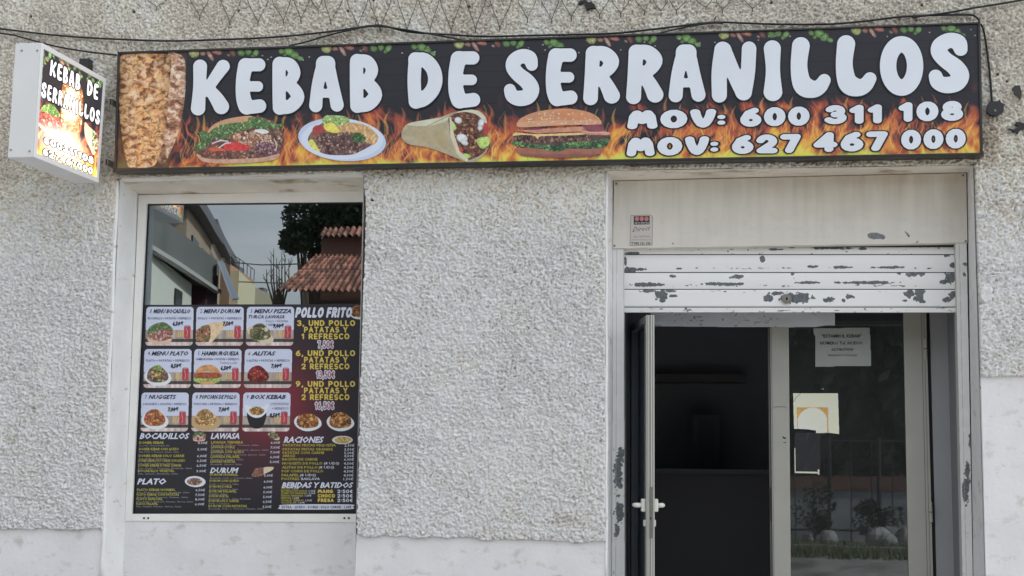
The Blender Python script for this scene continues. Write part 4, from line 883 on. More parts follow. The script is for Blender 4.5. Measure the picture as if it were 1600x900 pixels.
f = 1-np.abs(fbm(X*14+2*fbm(X*5,Y*5,3),Y*7,4)*2-1); inten = np.clip((Y-.38)*1.3,0,1)+(f-.7)*.8*(Y>.35)
ramp_b = rampf(np.clip(inten,0,.99)); fm = np.clip((inten-.1)*3,0,1)[...,None]; cv.c = cv.c*(1-fm)+ramp_b*fm
cv.scat((Y < .12) | ((X<.12)&(Y<.3)), 60, .01, .04, GRN+[(160,120,100)], 5)
k = inpoly(X, Y, smoothpoly([(.38,.22),(.62,.2),(.68,.4),(.64,.7),(.58,.86),(.44,.86),(.38,.7),(.34,.4)])); cv.paint(k, (180,120,70)); cv.scat(k, 420, .01, .035, [(206,150,96),(226,180,130),(160,96,56),(190,130,80),(236,206,170)], 6)
k = inpoly(X, Y, smoothpoly([(.03,.62),(.08,.54),(.2,.5),(.33,.55),(.36,.64),(.3,.7),(.08,.7)])); cv.paint(k, (190,110,90)); cv.scat(k, 160, .008, .03, [(190,90,84),(220,170,140),(206,120,96),(160,70,66)], 7)
k = inpoly(X, Y, smoothpoly([(.06,.58),(.1,.52),(.22,.48),(.34,.54),(.3,.57),(.15,.57)])); cv.paint(k, (130,160,90)); cv.scat(k, 90, .006, .022, [(140,176,96),(170,200,120),(100,140,70)], 8)
cv.poly([(.05,.69),(.2,.715),(.34,.68),(.33,.72),(.18,.745),(.06,.72)], (226,180,140))
cv.poly([(.72,.50),(.8,.52),(.93,.56),(.95,.66),(.9,.76),(.82,.7),(.74,.62)], (206,190,160), .1, .1); k = inpoly(X, Y, smoothpoly([(.85,.54),(.94,.57),(.95,.68),(.9,.75),(.85,.66)])); cv.scat(k, 60, .008, .02, [(120,80,60),(206,200,196),(150,180,100)], 9)
cv.poly([(.70,.7),(.8,.74),(.84,.84),(.74,.84)], (180,100,50), .4, .03)
gw = 2.0*np.exp(-((X-.50)**2/.10**2+(Y-.40)**2/.13**2))+1.7*np.exp(-((X-.42)**2/.32**2+(Y-.80)**2/.15**2))+.5*np.exp(-((X-.05)**2/.10**2+(Y-.42)**2/.08**2))+.40  # bright glare spots put into the sign face as emission
lc = lin(cv.c); glow = lc*gw[...,None]*2.4+np.clip(gw-.6,0,2)[...,None]**1.2*np.array([1,.95,.84])*1.1
W3 = np.array(A0)*((1-X)*(1-Y))[...,None]+np.array(B0)*(X*(1-Y))[...,None]+np.array(C0)*(X*Y)[...,None]+np.array(D0)*((1-X)*Y)[...,None]+np.array(nf)*.004
ins = (X > .03) & (X < .97) & (Y > .04) & (Y < .96); kp = ins[:-1,:-1] & ins[1:,1:]
gridmesh('light_panel', W3, cv.c, kp, matcol('emissive_print', .3, emit=True, spec=.4), lb, glow=glow)
me_ = bpy.data.materials.new('emissive_white_letters'); me_.use_nodes = True; b_ = me_.node_tree.nodes['Principled BSDF']; b_.inputs['Base Color'].default_value = (.75,.76,.8,1); b_.inputs['Emission Color'].default_value = (1,.98,.95,1); b_.inputs['Emission Strength'].default_value = .75
fmap = lambda x, y, d: fq(x/100, y/100, d)
a, b = MB(), MB()
def bub(s, x0, x1, y0, y1, dy=0):
    tot = sum(BW.get('b'+c, .42) for c in s)+.05*len(s); x = x0
    for c in s:
        wv = (BW.get('b'+c, .42))/tot*(x1-x0)
        if c != ' ': bubble(c, (x, y0+dy*(x-x0), x+wv, y1+dy*(x-x0)), a, b, .0066, .0054, 1.0, step=.8, mapw=fmap, rs_c=.74)
        x += wv+.05/tot*(x1-x0)
bub('KEBAB', 14, 62, 9, 25); bub('DE', 71, 91, 9, 25); bub('SERRANILLOS', 4, 96, 32, 47)
stroketext('600311108', 12, 85, 78, 7, a, .0066, r=.2, mb2=b, d2=.0054, outl=.7, mapw=fmap, step=.5); stroketext('627467000', 12, 95, 78, 7, a, .0066, r=.2, mb2=b, d2=.0054, outl=.7, mapw=fmap, step=.5)
lt = a.build('lettering', me_, lb); b.build('letter_outline', m_lblk, lt)
sr = MB()
for s_, t_ in ((.12,.04),(.88,.04),(.12,.96),(.5,.96),(.88,.96)):
    pass
for px_, py_ in ((34,79),(58,79),(17,234),(46,236)): sr.cyl(P(px_,py_,FB-.001), P(px_,py_,FB-.005), .007, 8)
sr.build('screw', mat('screw_steel', (.35,.35,.35,1), .4, metal=.7), lb)
for yy, xa in ((158,163),(252,156)):
    br = MB().pxbox([(xa-2,yy-4),(xa+11,yy-4),(xa+11,yy+5),(xa-2,yy+5)], NB+.01, NB+.016); br.box(P(xa+8,yy,NB).x, P(xa+11,yy,NB).x, NB+.01, SY+.01, P(xa,yy+5,NB).z, P(xa,yy-4,NB).z)
    bo = br.build('bracket', mat('bracket_steel', A(120,118,112), .5, metal=.3), lb); MB().cyl(P(xa+4,yy+1,NB+.01), P(xa+4,yy+1,NB+.002), .006, 8).build('bolt', m_blk, bo)
# lamp transformer and its cable curl behind the box
tag(MB().box(P(128,95,-.05).x, P(143,95,-.05).x, -.10, SY, P(128,112,-.05).z, P(128,94,-.05).z).build('cable_box', m_blk, bevel=.006), 'small black cable box on the wall above the light box sign', 'cable box')
# ================================================================ MENU POSTER in the window
poster = empty('menu_poster', 'black and red menu poster with nine food cards and price lists on the window glass', 'poster')
MP = RD+.026
QP = [(222.5,476),(575,474.5),(560,801.6),(207,801.6)]
cv = Cv(205,474,576,802,1.3); cv.fill((36,36,44)); gl = np.exp(-(((cv.X-418)/80)**2+((cv.Y-630)/80)**2))[...,None]; cv.c = cv.c*(1-gl)+np.array([128,44,54])/255*gl
gl = np.clip((cv.Y-770)/40,0,1)[...,None]; cv.c = cv.c*(1-.25*gl); cv.m = inpoly(cv.X, cv.Y, QP)
m_post = matcol('poster_print', .35, spec=.4)
cv.mesh('printed_sheet', MP, m_post, poster)
m_yel = mat('yellow_print', A(196,176,88), .4); m_pw = mat('poster_white_print', A(198,202,216), .4); m_pd = mat('dark_print', A(40,40,56), .4); m_pg = mat('grey_blue_print', A(78,82,104), .4); m_red = mat('red_print', A(150,62,70), .4); m_yel2 = mat('list_yellow_print', A(168,160,74), .4); m_pw2 = mat('list_grey_print', A(142,142,154), .4)
CW, CH = 74.5, 61.5
rows = [(479,(228.5,307,385.7)), (545,(225.5,303.5,382.5)), (613,(221,300.5,380))]
cards = [('1','MENU BOCADILLO','BOCADILLO + PATATAS + REFRESCO','6,50€','sand'),('2','MENU DURUM','ROLLO + PATATAS + REFRESCO','7,50€','wrap'),('3','MENU PIZZA','TURCA LAWASA','9,00€','pizza'),
 ('4','MENU PLATO','PLATO + PATATAS + REFRESCO','8,50€','plate'),('5','HAMBURGUESA','HAMBURGUESA + PATATAS + REFRESCO','6,50€','burger'),('6','ALITAS','6 ALITAS + PATATAS + REFRESCO','7,00€','wings'),
 ('7','NUGGETS','6 NUGGETS + PATATAS + REFRESCO','7,00€','nug'),('8','POPCORN DE POLLO','POPCORN + PATATAS + REFRESCO','7,00€','pop'),('9','BOX KEBAB','CON PATATAS','8,50€','box')]
def food(cv, kind, cx, cy, sc_=1.0, sd_=0):
    s_ = sc_
    def sh(pts): return inpoly(cv.X, cv.Y, smoothpoly([(cx+a*s_, cy+b*s_) for a, b in pts]))
    if kind == 'sand':
        k = sh([(-17,6),(-15,-6),(-4,-13),(8,-12),(17,-6),(18,5),(12,12),(-10,12)]); cv.paint(k, (150,96,88), .3); cv.scat(k, 130, 1, 3, [(170,100,96),(196,160,150),(140,70,76),(206,190,180)], sd_)
        k = sh([(-17,2),(-14,-8),(-2,-14),(8,-14),(18,-6),(16,-2),(2,-5),(-10,0)]); cv.paint(k, (92,112,72), .3); cv.scat(k, 80, .8, 2.6, GRN, sd_); k = sh([(-16,8),(0,12),(16,8),(14,13),(-2,15),(-14,13)]); cv.paint(k, (206,172,146), .1)
    elif kind == 'wrap':
        k = sh([(-2,-12),(24,-14),(18,-6),(4,12),(-2,12)]); cv.paint(k, (206,184,150), .12); k = sh([(-20,8),(-16,-6),(-2,-11),(1,0),(-2,12),(-14,12)]); cv.paint(k, (140,90,72), .3); cv.scat(k, 110, .8, 2.6, [(170,110,84),(196,150,120),(110,70,60),(120,130,80)], sd_)
    elif kind in ('plate','nug','pop','wings','pizza','chick'):
        if kind in ('plate','nug','chick'): cv.ell(cx,cy+3*s_,19*s_,12*s_,.12,(206,212,226))
        if kind == 'pizza': cv.ell(cx,cy+3*s_,20*s_,9*s_,.45,(196,186,160))
        if kind == 'pop': cv.ell(cx,cy+5*s_,21*s_,12*s_,0,(178,150,112))
        pal = {'plate':MEAT+[(206,180,110),(150,170,90)], 'nug':[(190,128,78),(206,150,96),(150,84,56),(176,90,84)], 'pop':[(196,158,104),(210,176,124),(160,120,74)], 'wings':[(130,46,48),(156,62,56),(96,32,40),(172,84,66)], 'pizza':[(120,112,84),(150,140,104),(90,80,64),(186,176,148),(80,96,60)], 'chick':[(178,122,70),(196,146,92),(140,86,48),(156,104,60)]}[kind]
        k = sh([(-15,4),(-13,-6),(-6,-12),(2,-13),(9,-8),(14,-2),(14,6),(6,10),(-8,10)]); cv.paint(k, pal[0], .3); cv.scat(k, 70, 1.6*s_, 4.2*s_, pal, sd_, rim=.6)
        if kind == 'plate': k = sh([(-6,-8),(-2,-14),(4,-13),(6,-8)]); cv.scat(k, 30, 1, 2.5, [(150,180,100),(120,156,84)], sd_)
    elif kind == 'burger':
        cv.ell(cx,cy+8,17,7,0,(196,150,106)); k = sh([(-18,3),(0,0),(18,3),(15,10),(0,9),(-16,10)]); cv.paint(k, (140,170,96), .4, 2); k = sh([(-17,-2),(0,-4),(18,-2),(17,4),(0,5),(-17,4)]); cv.paint(k, (150,80,56), .4, 2)
        k = sh([(-16,-3),(-13,-10),(-4,-14),(6,-14),(14,-9),(16,-3),(0,-5)]); cv.paint(k, (190,142,96), .2, 3)
    elif kind == 'box':
        k = sh([(-14,-8),(14,-8),(9,16),(-9,16)]); cv.paint(k, (34,34,40), .2); k = sh([(-19,-18),(-6,-14),(0,-8),(6,-14),(19,-19),(13,-4),(0,2),(-13,-4)]); cv.paint(k, (206,210,220)); k = sh([(-12,-10),(0,-16),(12,-10),(6,-3),(-6,-3)]); cv.paint(k, (170,130,80), .3); cv.scat(k, 60, .8, 2.2, [(150,100,70),(206,186,96),(120,80,60)], sd_)
ci = 0
for y0, xs in rows:
    for x0 in xs:
        num, t1, t2, pr, kind = cards[ci]; ci += 1
        cv = Cv(x0-3, y0-1, x0+CW+3, y0+CH+1, 2.2); cv.fill((190,196,216))
        lx = x0+ (y0-cv.Y)*.03; rx = np.abs(cv.X-(lx+CW/2))-CW/2+6; ry = np.abs(cv.Y-y0-CH/2)-CH/2+6
        cv.m = (np.hypot(np.maximum(rx,0), np.maximum(ry,0)) < 6) ; keep_ = cv.m.copy()
        v = (cv.Y-y0)/CH; wood = np.array([158,146,138])/255*(1+.5*(fbm((cv.X-x0)/4,cv.Y/14,ci)-.5))[...,None]
        k = (v > .60); cv.c[k] = wood[k]; k = (v > .82) & (v < .90); cv.c[k] = wood[k]*.42; k = v >= .90; cv.c[k] = wood[k]*np.array([1.25,1.25,1.3])
        for fx_ in range(7): cv.line([(x0+48+fx_*1.6,y0+47),(x0+49+fx_*1.9,y0+37+fx_%3)], 1.5, (206,180,130) if fx_%2 else (186,152,100))
        cv.poly([(x0+60,y0+29.5),(x0+68.5,y0+29.5),(x0+69.5,y0+33),(x0+69,y0+48),(x0+68,y0+50),(x0+60.5,y0+50),(x0+59.3,y0+48),(x0+59.3,y0+32)], (164,62,74), .15, 3, sm=False)
        cv.line([(x0+62.5,y0+33),(x0+64.5,y0+40),(x0+63.5,y0+47)], 2, (206,160,168), a=.7); cv.ell(x0+64,y0+30,4.4,1.1,0,(150,150,160))
        food(cv, kind, x0+21, y0+(41 if kind != 'box' else 38), 1.12 if kind != 'box' else 1.0, ci)
        cv.m = keep_
        card = cv.mesh('menu_card', MP-.002, m_post, poster)
        a = MB(); 
        fonttext(num, x0+5.5, y0+10, 3.2, 6.2, a, MP-.004, 0, .2); fonttext(t1, x0+11, y0+10.2, 58 if len(t1) > 9 else len(t1)*6.2, 6.4, a, MP-.004, .03, .35)
        if kind == 'pizza': fonttext(t2, x0+2.5, y0+18.5, 56, 5.4, a, MP-.004, .02, .35)
        a.build('title_lettering', m_pd, card)
        a = MB()
        if kind == 'pizza': fonttext('ROLLO + PATATAS', x0+30, y0+24.4, 34, 3.4, a, MP-.004); fonttext('+ REFRESCO', x0+30, y0+30, 23, 3.4, a, MP-.004)
        elif kind == 'box': fonttext(t2, x0+43, y0+20, 28, 4, a, MP-.004); fonttext('+ REFRESCO', x0+45, y0+27, 26, 4, a, MP-.004)
        else: fonttext(t2, x0+2.6, y0+20 if kind != 'burger' else y0+17.8, 68, 3.6, a, MP-.004, .01)
        if kind == 'burger': fonttext('Ternera y pollo', x0+40, y0+23.4, 27, 3.6, a, MP-.004)
        a.build('small_lettering', m_pg, card)
        a = MB(); py_ = y0+(38.5 if kind == 'box' else 33 if kind in ('burger','pizza') else 29.5); fonttext(pr, x0+41, py_, 17, 6, a, MP-.004, .06, .15); a.build('price_lettering', m_pd, card)
# right column
def part_text(fn, name, m, lines, parent=poster, **kw):
    mb = MB()
    for l_ in lines: fn(*l_[:5], mb, MP-.004, **kw)
    return mb.build(name, m, parent)
a = MB(); stroketext('POLLO FRITO', 461, 496.5, 88, 16.5, a, MP-.004, r=.19, gap=.08, shear=.18, step=.7); a.build('heading_lettering', m_pw, poster)
a = MB()
for (n_, k_), y0 in zip((('3','1'),('6','2'),('9','2')), (500, 547, 595)):
    for s_, x0, x1, yb in ((n_+', UND POLLO',464 if y0==500 else 462,555,y0+9.5),('PATATAS Y',475,543,y0+19.8),(k_+' REFRESCO',471,546,y0+30.2)):
        stroketext(s_, x0, yb, x1-x0, 9.3, a, MP-.004, r=.135, gap=.16, step=.6, space=.65)
a.build('offer_lettering', m_yel, poster)
for s_, x0, x1, y in (('7,50€',495,522,543.5),('13,50€',493,524,590.5),('16,50€',491,523,639)):
    a, b = MB(), MB(); stroketext(s_, x0+1.5, y, x1-x0-3, 10.5, a, MP-.007, r=.09, gap=.22, mb2=b, d2=MP-.0045, outl=1.8, step=.55); o = a.build('price_lettering', m_red, poster); b.build('white_halo', m_pw, o)
cv = Cv(455,640,556,676,2.2); cv.c[:] = .2
food(cv, 'chick', 481, 657, 1.15, 71); food(cv, 'chick', 532, 657, 1.15, 72); cv.m = np.hypot((cv.X-480)/24,(cv.Y-660)/14) < 1; cv.m |= np.hypot((cv.X-532)/23,(cv.Y-659)/15) < 1
kk = (cv.c.sum(-1) < .62) ; cv.m &= ~kk; cv.mesh('fried_chicken_picture', MP-.002, m_post, poster)
cv = Cv(548,474,566,500,2.2); cv.c[:] = .2; food(cv, 'chick', 560, 487, .8, 73); cv.m = cv.c.sum(-1) > .65; cv.mesh('fried_chicken_picture', MP-.002, m_post, poster)
# lower lists
part_text(fonttext, 'heading_lettering', m_pw, [('BOCADILLOS',218,685.5,78,9),('PLATO',214,756.5,46,9),('LAWASA',329,685.5,45,9),('DURUM',328,739,45,8.5),('RACIONES',443,691.5,63,9.5),('BEBIDAS Y BATIDOS',440,762,112,8.6)], bold=.035, shear=.3)
Ls = []; Lg = []; Pr = []
boc = [('DONER KEBAB',38,'4,00€','Pan, Pollo o Ternera, Ensalada, Salsa',47),('DONER KEBAB CON QUESO',62,'5,00€','Pan, Pollo o Ternera, Queso, Salsa',62),('DONER KEBAB SOLO CARNE',71,'6,00€','Pan, Pollo o Ternera',43),('DONER KEBAB SOLO CARNE CON QUESO',73,'6,50€','Pan, Pollo o Ternera, Queso',56),('DONER KEBAB DOBLE CARNE',67,'6,50€','Pan, Pollo o Ternera, Ensalada, Salsa',84),('BOCADILLO VEGETAL',57,'3,00€','Pan, Queso, Ensalada, Salsa',62)]
for (t_, w_, p_, s_, w2), y in zip(boc, (693.5,703.5,714,721.5,729,737.5)):
    x = 218-(y-690)*.05; Ls.append((t_,x,y,w_,4.0)); Lg.append((s_,x,y+3.9,w2,2.7)); Pr.append((p_,309-(y-690)*.05,y+.3,15.5,3.8))
for (t_, w_, p_, s_, w2), y in zip([('PLATO KEBAB NORMAL',60,'6,50€','Pan, Pollo o Ternera, Ensalada, Salsa',82),('PLATO KEBAB CON PATATAS',66,'7,50€','Pan, Pollo o Ternera, Patatas, Salsa',80),('PLATO ESPECIAL',41,'8,00€','Pan, Pollo o Ternera, Patatas, Arroz, Salsa',88),('PLATO FALAFEL',34,'6,00€','Pan, Falafel, Patatas, Arroz, Salsa',70)], (767,774.5,781.5,789)):
    x = 214-(y-767)*.05; Ls.append((t_,x,y,w_,3.8)); Lg.append((s_,x,y+3.6,w2,2.6)); Pr.append((p_,305.5-(y-767)*.05,y+.5,15,3.7))
for (t_, w_, p_, s_, w2), y in zip([('LAWASA TERNERA',50,'6,00€','Ensalada, Pollo o Ternera, Salsa',74),('LAWASA DOBLE',37,'7,00€','Ensalada, Pollo o Ternera, Queso, Salsa',90),('LAWASA CON QUESO',52,'7,00€','Ensalada, Pollo o Ternera, Queso, Salsa',85),('LAWASA FALAFEL',46,'6,00€','Ensalada, Falafel, Salsa',51),('LAWASA VEGETAL',39,'5,00€','Ensalada, Queso, Salsa',49)], (693,700.5,708,715.5,723)):
    x = 330-(y-693)*.04; Ls.append((t_,x,y,w_,4)); Lg.append((s_,x,y+3.7,w2,2.7)); Pr.append((p_,423-(y-693)*.05,y+.5,15,3.8))
for (t_, w_, p_, s_, w2), y in zip([('DURUM NORMAL',44,'5,00€','Ensalada, Pollo o Ternera, Salsa',66),('DURUM CON QUESO',46,'6,00€','Pollo o Ternera, Salsa',45),('DURUM DOBLE',35,'6,00€','Pollo o Ternera, Salsa',45),('DURUM FALAFEL',43,'5,00€','Falafel, Salsa',28),('DURUM VEGETAL',31,'5,00€','Ensalada, Queso, Salsa, Ensalada',65),('DURUM SOLO CARNE',47,'6,50€','Pollo o Ternera',32),('DURUM CON PATATAS',60,'5,50€','Ensalada, Pollo o Ternera, Patatas, Salsa',86)], (743.5,753,762,769.5,777,784.5,792.5)):
    x = 328-(y-743)*.045; Ls.append((t_,x,y,w_,3.8)); Lg.append((s_,x,y+(4.6 if y < 760 else 3.6),w2,2.6)); Pr.append((p_,412.5-(y-743)*.045,y+1.2,14,3.8))
for (t_, w_, p_), y in zip([('PATATAS FRITAS PEQUEÑA',83,'2,50€'),('PATATAS FRITAS GRANDE',78,'3,50€'),('PATATAS CON CARNE',65,'5,00€'),('ARROZ',20,'4,50€'),('RACIÓN DE CARNE',55,'6,00€'),('NUGGETS DE POLLO',63,'4,50€'),('ALITAS DE POLLO',56,'4,50€'),('POP CORN DE POLLO',65,'4,50€'),('FALAFEL',27,'4,00€'),('POSTRES',28,'1,50€')], (697.5,703.8,709.2,714,719.5,725.8,732,738,744.2,750)):
    x = 442-(y-697)*.04; Ls.append((t_,x,y,w_,3.9)); Pr.append((p_,538-(y-697)*.03,y+.3,16,3.9))
for s_, x, y, w_ in (('(8 UDS)',506,725.8,24),('(8 UDS)',498,732,24),('(8 UDS)',468.5,744.2,25),('BAKLAVA',470.5,750,29)): Pr.append((s_,x,y,w_,3.9))
for (t_, w_, p_), y in zip([('LATAS',15,'1,50€'),('BOTELLA DE AGUA',41,'1,00€'),('ZUMO DE NARANJA',41,'2,00€'),('FANTA NARANJA',35,'1,50€'),('NESTEA',16,'1,50€'),('COCA COLA ZERO',36,'1,50€'),('COCA COLA',25,'1,50€')], (764.6,768.4,772,775.8,779.4,783.2,786.8)):
    Ls.append((t_.replace('COCA COLA','COLA'),439.5-(y-764)*.03,y,w_,2.9)); Pr.append((p_,441.5+w_-(y-764)*.03,y,10.5,2.8))
part_text(fonttext, 'list_lettering', m_yel2, Ls, bold=.02); part_text(fonttext, 'small_lettering', m_pw2, Lg, shear=.2); part_text(fonttext, 'price_list_lettering', m_pw, Pr, bold=.01, shear=.1)
a = MB(); c_ = MB()
for s_, y in (('MANG',770.5),('CHOCO',777.5),('FRESA',784.5)): stroketext(s_, 496.5, y, {'MANG':24,'CHOCO':27,'FRESA':25}[s_], 5.6, a, MP-.004, r=.17, step=.45); stroketext('2:50€', 527, y, 24, 5.4, c_, MP-.004, r=.12, gap=.16, step=.45)
a.build('shake_lettering', m_yel, poster); c_.build('price_lettering', m_pw, poster)
st_ = MB().add([P(a_,b_,MP-.002) for a_, b_ in smoothpoly([(438.5,789),(470,788),(548,788.2),(551,791.5),(549.5,795.5),(500,796.3),(439,795.6),(437.5,792)],3)], [tuple(range(23,-1,-1))]).build('extras_strip', m_pw, poster)
a = MB(); fonttext('EXTRA : QUESO : DOBLE : SOLO CARNE : 1,00€', 440, 794.2, 109, 4.2, a, MP-.004, .02); a.build('strip_lettering', m_pd, st_)
for nm, kind, cx_, cy_, s_, sd_ in (('sandwich_picture','sand',311,682.5,.58,31),('plate_picture','plate',305,752.5,.85,32),('pizza_picture','pizza',428,681.5,.5,33),('chips_picture','nug',535,687.5,.86,34)):
    cv = Cv(cx_-22,cy_-16,cx_+22,cy_+16,2.2); cv.c[:] = .2; food(cv, kind, cx_, cy_-1, s_, sd_)
    if kind == 'nug': cv.m[:] = False; cv.ell(cx_,cy_,16.5,6.8,0,(196,196,190)); cv.m = np.hypot((cv.X-cx_)/16.5,(cv.Y-cy_)/6.8) < 1; k = np.hypot((cv.X-cx_-1)/13,(cv.Y-cy_)/5) < 1; cv.paint(k,(196,170,104),.2); cv.scat(k, 80, 1, 3, [(206,182,116),(216,196,136),(176,146,86)], 4, asp=(.25,.4))
    elif kind == 'plate': cv.m[:] = False; cv.ell(cx_,cy_,16.5,8.8,.05,(200,204,214)); k = np.hypot((cv.X-cx_+1)/12,(cv.Y-cy_)/5.6) < 1; cv.paint(k,(150,108,76),.3); cv.scat(k, 70, 1, 3, MEAT+[(196,170,110)], 4)
    cv.mesh(nm, MP-.002, m_post, poster)
cv = Cv(390,728,432,750,2.2); cv.poly([(411,731),(424,729),(428,731),(425,735),(413,741),(410,742)], (196,184,160), .1, 3); k = cv.poly([(393,744),(396,737),(399,732),(411,731),(411,742),(404,745)], (140,92,76), .3); cv.scat(k, 50, .8, 2.2, MEAT, 5); cv.mesh('wrap_picture', MP-.002, m_post, poster)
# ================================================================ notices on the door
GD = DP-.024
pn = empty('paper_notice', 'white printed paper notice taped inside the right door glass', 'notice')
pq = [(1271,512.5),(1359.5,511.5),(1362,572),(1273.5,573.5)]
cv = Cv(1269,509,1364,575,1.0); cv.fill((148,152,150)); cv.c *= (1+.05*(fbm(cv.X/20,cv.Y/16,3)-.5))[...,None]; cv.m = inpoly(cv.X, cv.Y, [(1271,513),(1300,512.3),(1359.5,511.3),(1362,572),(1273.8,573.5),(1273,524),(1271,520)])
W3 = Pn(cv.X, cv.Y, GD-.003); W3[...,1] -= .002*np.sin((cv.X-1271)/88*math.pi)*1.0
kp = cv.m[:-1,:-1] & cv.m[1:,1:]; gridmesh('sheet', W3, cv.c, kp, matcol('paper', .8, spec=.2), pn, smooth=True)
a = MB()
for s_, x, y, w_, c_, b_ in (('"ESTAMBUL KEBAB"',1284,527.5,62,5.0,.02),('NUMERO Tel. NUEVO:',1281.5,538.5,67,5.0,.012),('627467000',1299,548.3,34.5,4.8,.012),('SERRANILLO DE VALLES',1294,556.5,45,3.0,.0)): fonttext(s_, x, y, w_, c_, a, GD-.0075, b_, slope=-.004)
a.build('lettering', mat('ink', A(58,60,62), .7), pn)
gs = empty('gold_sticker', 'torn shiny gold square sticker on the right door glass', 'sticker')
cv = Cv(1237,612,1314,680,2.4)
cv.c[:] = np.array([226,222,188])/255*(1+.12*(fbm(cv.X/12,cv.Y/9,3)-.5)+.06*(fbm(cv.X/2,cv.Y/2,5)-.5))[...,None]
k = inpoly(cv.X, cv.Y, [(1244.5,636.5),(1294,636.5),(1294.5,676),(1246,672)]); cv.paint(k, (196,156,92), .15, 3)
k = (np.hypot((cv.X-1269.5)/23.5,(cv.Y-660)/23) < 1) | ((cv.Y > 660) & (np.abs(cv.X-1269.5) < 23.5)); cv.paint(k, (228,222,196), .08, 5); k = k & (np.abs(cv.X-1269.5) > 23); cv.paint(k, (150,130,90))
cv.line([(1240,628),(1244,621),(1251,615)], 1.2, (110,104,84))
cv.m = inpoly(cv.X, cv.Y, [(1239,614.5),(1309.5,614.5),(1311.5,678.5),(1296,676.5),(1275,677),(1275,673),(1262,671),(1240.5,670)])
cv.mesh('foil', GD-.003, matcol('gold_foil', .3, spec=.6, bump=.15, bscale=40), gs, k=1.35)
rs_ = MB()
rs_.hexa([P(1241.2,700,GD-.003), P(1242.6,700,GD-.003), P(1243.2,738,GD-.003), P(1241.8,738.5,GD-.003)], (0,-.0008,0)); rs_.hexa([P(1241.8,736.6,GD-.0045), P(1279.5,737.2,GD-.0045), P(1280.5,740,GD-.0045), P(1241.8,739,GD-.0045)], (0,-.0008,0)); rs_.hexa([P(1277.6,733.5,GD-.006), P(1280.2,733.5,GD-.006), P(1280.3,742,GD-.006), P(1277.9,741.5,GD-.006)], (0,-.0008,0))
ro_ = rs_.build('sticker_remnant', mat('remnant', A(205,204,190), .6))
cv = Cv(1242,676,1282,737,2.0); cv.fill((46,46,49)); cv.c *= (1+1.1*(np.clip(fbm(cv.X/5+cv.Y/16,cv.Y/14,4,4)-.55,0,1)))[...,None]
cv.mesh('film_patch', GD-.002, matcol('dark_film', .35), ro_)
tag(ro_, 'white L shaped remnant of a torn sticker on the door glass', 'sticker')
# alarm sticker on the housing
al = empty('alarm_sticker', 'small white alarm company sticker with black and red circles on shutter housing', 'sticker')
AD = DR-.0225
MB().pxbox([(985,335.5),(1018,335),(1020.5,338.5),(1019.5,383.3),(983.7,384)], AD, AD+.0015) if False else None
sh_ = MB().prism([P(a_,b_,AD) for a_, b_ in [(985.3,336.2),(1017,335.6),(1020.3,339),(1019.3,383.2),(983.8,384)]], (0,.0015,0)).build('label_sheet', mat('sticker_edge', A(140,138,134), .5), al)
MB().add([P(a_,b_,AD-.0006) for a_, b_ in [(986.2,337.2),(1016.6,336.6),(1019.2,339.4),(1018.3,382.2),(984.8,383)]], [(4,3,2,1,0)]).build('label_face', mat('sticker_face', A(186,184,178), .4), al)
MB().add([P(a_,b_,AD-.0015) for a_, b_ in [(990.3,338),(1015,337.5),(1015,350.5),(990.3,351)]], [(3,2,1,0)]).build('logo_block', mat('logo_black', A(52,46,46), .5), al)
a = MB()
for cx_ in (995.2,1002.7,1010.2): a.add([P(cx_+3.4*math.cos(t), 342+3.6*math.sin(t), AD-.0024) for t in [i*math.pi/8 for i in range(16)]], [tuple(range(15,-1,-1))])
a.build('logo_circle', mat('logo_pink', A(186,120,118), .5), al)
a = MB(); fonttext('SECURITAS', 991.5, 349.6, 22.5, 2.6, a, AD-.0024, .01); a.build('lettering', m_lwhite, al)
a = MB(); fonttext('Direct', 988, 362.3, 28.5, 7.6, a, AD-.0018, .0, .5, slope=-.10); a.build('lettering', mat('sticker_brown', A(112,78,76), .6), al)
a = MB(); fonttext('ALARMA', 989, 371.5, 26.5, 4.2, a, AD-.0018, .0, .2); a.build('lettering', mat('sticker_pink', A(172,130,126), .6), al)
a = MB(); fonttext('www.securitasdirect.es', 986.5, 375.3, 30.5, 1.7, a, AD-.0018); fonttext('T 902 121 133', 986.3, 382, 30, 3.8, a, AD-.0018, .03); a.build('lettering', mat('sticker_ink', A(60,56,54), .6), al)
# ================================================================ cables, wire netting, odds on the wall
m_cab = mat('black_cable', (.02,.02,.022,1), .55)
def smooth_open(pts, n=5):
    o = []; p = [pts[0]]+list(pts)+[pts[-1]]
    for i in range(1, len(p)-2):
        for t in np.arange(n)/n:
            a_, b_, c_, d_ = [np.array(v, float) for v in p[i-1:i+3]]; o.append(tuple(.5*((2*b_)+(-a_+c_)*t+(2*a_-5*b_+4*c_-d_)*t*t+(-a_+3*b_-3*c_+d_)*t**3)))
    o.append(tuple(pts[-1])); return o
def cable(name, pts, r, label, d=-.05):
    q = smooth_open([(p[0],p[1],(p[2] if len(p) > 2 else d)) for p in pts])
    tag(MB().tube([P(a_,b_,c_) for a_, b_, c_ in q], r, 6).build(name, m_cab, smooth=True), label, 'cable')
cable('cable', [(-150,30),(0,45),(67,53),(130,58.5),(200,62),(267,64),(340,62),(430,58),(510,50),(560,43),(582,40),(600,40.5),(640,50),(700,54),(760,57),(830,55.5),(900,54),(960,52),(1010,47),(1060,41),(1115,35),(1160,36),(1220,38),(1300,37.5),(1360,32),(1400,27),(1450,24),(1500,23),(1520,24),(1529,31,-.12),(1530,36,-.14)], .0075, 'long black cable sagging along the whole top of the sign to its right corner')
cable('cable', [(-150,40),(0,52),(40,60),(83,71.5),(130,80),(182,86,-.12)], .007, 'black cable running from the left edge to the left end of the fascia sign', d=-.06)
